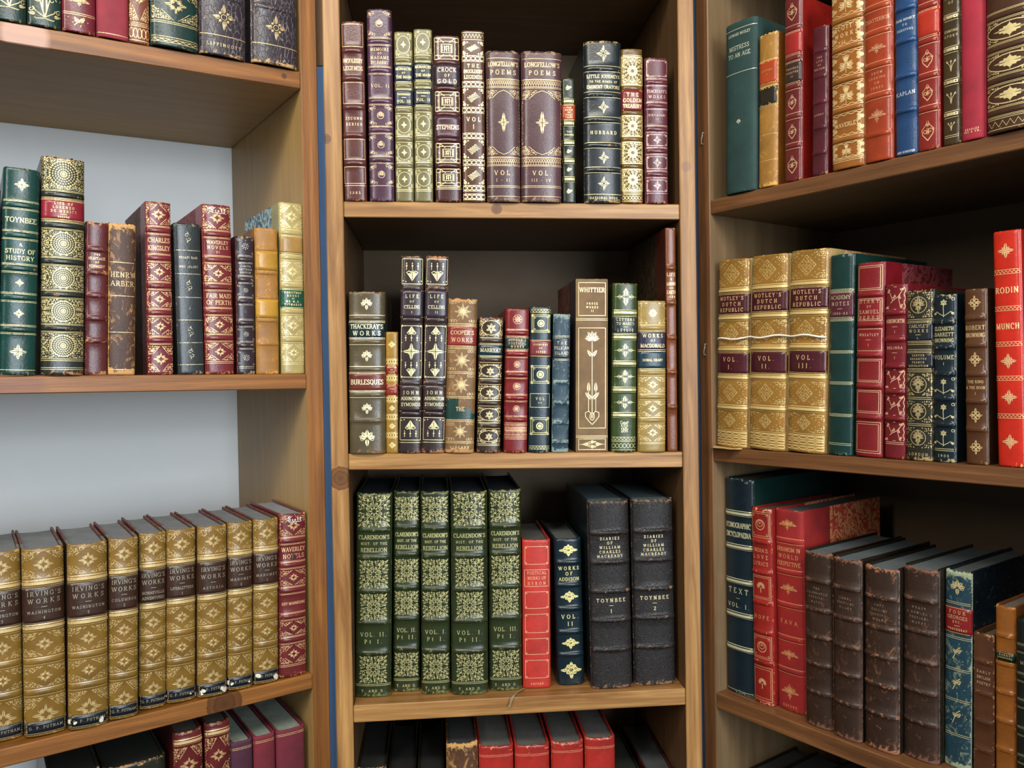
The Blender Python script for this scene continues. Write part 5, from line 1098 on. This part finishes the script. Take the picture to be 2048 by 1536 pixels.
def on_spine(row, i, name, mat, draw, off=.0007, label=None):
    """a mark laid on a book's spine as a part of that book"""
    um, w, h, *_ = G[row][i]; spec = B[row][i]; a = w / 2 - .0002; half, prof = make_profile(a, min(spec.get('rd', .34) * a, .0085))
    mb = MB(); pen = Pen(mb, prof, lambda x, z: 0, off, 0); draw(pen, half, h); o = mb.build(name, mat, next(c for c in BOOKS[row, i].children if c.name.startswith('spine')))
    if label: o['label'] = label
    return o
white = plain('white_paint_pen', 'e8e8e4', .6, .02); chip = plain('bare_white_board', 'cfc9b4', .8, .15, 200)
def scott(p, half, h):
    z = h * .955; p.text('S', -.0055, z, .0055, .004, 1.2)
    for k, cch in enumerate('cott'): p.text(cch, -.0015 + .0032 * k, z, .0036 if cch != 't' else .0045, .003, 1.2)
    p.hline(z - .0012, -.006, .009, .0005)
on_spine('L1', 7, 'ink_writing', white, scott, .0007, 'name handwritten in white ink'); on_spine('L2', 9, 'ink_writing', white, scott, .0007, 'name handwritten in white ink')
on_spine('L2', 9, 'sticker_dot', plain('dark_dot', '2a1c22', .6), lambda p, half, h: p.dot(0, h * .735, .003, 10), .0007, 'round dark spot')
for i, s in enumerate(B['L2'][:9]):
    if s.get('strip'):
        n = s['strip']; R = random.Random(n * 5 + i)
        for q in range(1 + 2 * n):
            sd = R.choice((-1, -1, 1)); fx = sd * R.uniform(.45, .88); z0 = R.uniform(.022, .055); r = R.uniform(.0012, .0036); jj = [R.uniform(.5, 1.2) for _ in range(8)]
            on_spine('L2', i, 'chipped_patch', chip, lambda p, half, h: p.poly([(max(-half * .95, min(half * .95, fx * half + r * jj[t] * math.cos(t * .785))), h * z0 + r * jj[t] * math.sin(t * .785)) for t in range(8)]), .00075 + q * .00003, 'white chip where the black strip is worn off')

# white string round the three tied books
def tube(name, pts, r, mat, label=None, cat=None, flat=1.0, seg=8):
    mb = MB(); rings = []
    for i, p in enumerate(pts):
        a = pts[max(0, i - 1)]; c = pts[min(len(pts) - 1, i + 1)]; t = (Vector(c) - Vector(a)).normalized()
        n = t.cross(Vector((0, 0, 1))); n = n.normalized() if n.length > 1e-4 else Vector((1, 0, 0)); u = n.cross(t)
        rings.append([mb.vert(Vector(p) + n * (math.cos(6.2832 * k / seg) * r * flat) + u * (math.sin(6.2832 * k / seg) * r)) for k in range(seg)])
    for q, w_ in zip(rings, rings[1:]):
        for k in range(seg): mb.face((q[k], q[(k + 1) % seg], w_[(k + 1) % seg], w_[k]), 0, True)
    mb.face(rings[0][::-1]); mb.face(rings[-1])
    o = mb.build(name, mat)
    if label: o['label'] = label; o['category'] = cat
    return o
pts = []
for i in range(3):
    um, w, h, s, lean, zb = G['R1'][i]; a = w / 2 - .0002; bl = min(.45 * a, .0085); half, prof = make_profile(a, bl)
    z = h * .585
    for k in range(9):
        x = -half * .90 + 1.80 * half * k / 8
        if i < 2 and k == 8: continue
        px, py, nx_, ny_ = prof(x); zz = z + .0012 * math.sin(k * .9 + i * 2) - (.003 if i == 2 else 0) * k / 8
        pts.append(world_pt('R', um + px * .99 + nx_ * .0004 + lean * zz, s + py + ny_ * .0032, zb + zz + (.0005 * i)))
um, w, h, s, lean, zb = G['R1'][0]
pre = [world_pt('R', um - w / 2 - .0016 + lean * h * .585, s + v, zb + h * .585) for v in (.15, .08, .012)]
tube('string', pre + pts, .0011, plain('white_cotton_string', 'e6e0d2', .8, .1, 500), 'white string tied round the three golden tan books', 'string')

# frayed ribbon lying over the shelf edge
rb = MB(); pr = None
path = [(.2085, .0245, .0012), (.205, .019, .0016), (.198, .012, .0014), (.194, .004, .0012), (.191, -.0012, -.0005), (.189, -.0018, -.0060), (.187, -.0022, -.0105)]
for i, (u, v, z) in enumerate(path):
    wd = .0018 + .0005 * math.sin(i * 2.1); q = []
    for s_, o in ((-1, 0), (1, 0), (1, .0003), (-1, .0003)):
        p = world_pt('C', u + s_ * wd, v + s_ * .0006 - o * 1.5, 1.0942 + z + o); q.append(rb.vert(p))
    if pr:
        for k in range(4): rb.face((pr[k], pr[(k + 1) % 4], q[(k + 1) % 4], q[k]))
    else: rb.face(q[::-1])
    pr = q
rb.face(pr); o = rb.build('ribbon', plain('faded_ribbon', '8a7858', .8, .2, 300)); o['label'] = 'frayed tan ribbon scrap hanging over the shelf edge below the coral red book'; o['category'] = 'ribbon'

# loose flap of torn leather on the right shelf corner
fb = MB()
ring = [(.005, -.005), (.012, -.0085), (.024, -.007), (.036, -.0095), (.046, -.005), (.05, .0005), (.030, .0014), (.014, .0018), (.005, .002)]
lo = [fb.vert(world_pt('R', u, v, 1.3956 + .0003)) for u, v in ring]; hi = [fb.vert(world_pt('R', u, v, 1.3956 + .0013 + .0012 * math.sin(k * 1.7))) for k, (u, v) in enumerate(ring)]
fb.face(lo[::-1]); fb.face(hi)
for k in range(len(ring)): k2 = (k + 1) % len(ring); fb.face((lo[k], lo[k2], hi[k2], hi[k]))
o = fb.build('leather_scrap', plain('pale_leather_scrap', 'b08c58', .8, .25, 200)); o['label'] = 'torn strip of pale leather under the leftmost string-tied book'; o['category'] = 'leather scrap'

# bent wire staples in the right-hand upright
wire = plain('dull_steel', '9a9488', .35, .2, 300)
for z, lab in ((1.793, 'small bent wire staple high in the front edge of the right bookcase'), (1.521, 'small bent wire staple at mid height in the front edge of the right bookcase')):
    tube('staple', [world_pt('R', -.0045, .001, z + .008), world_pt('R', -.0045, -.0028, z + .008), world_pt('R', -.0042, -.003, z + .004), world_pt('R', -.006, -.003, z), world_pt('R', -.006, -.0028, z - .006), world_pt('R', -.0056, .001, z - .006)], .0007, wire, lab, 'staple', seg=6)
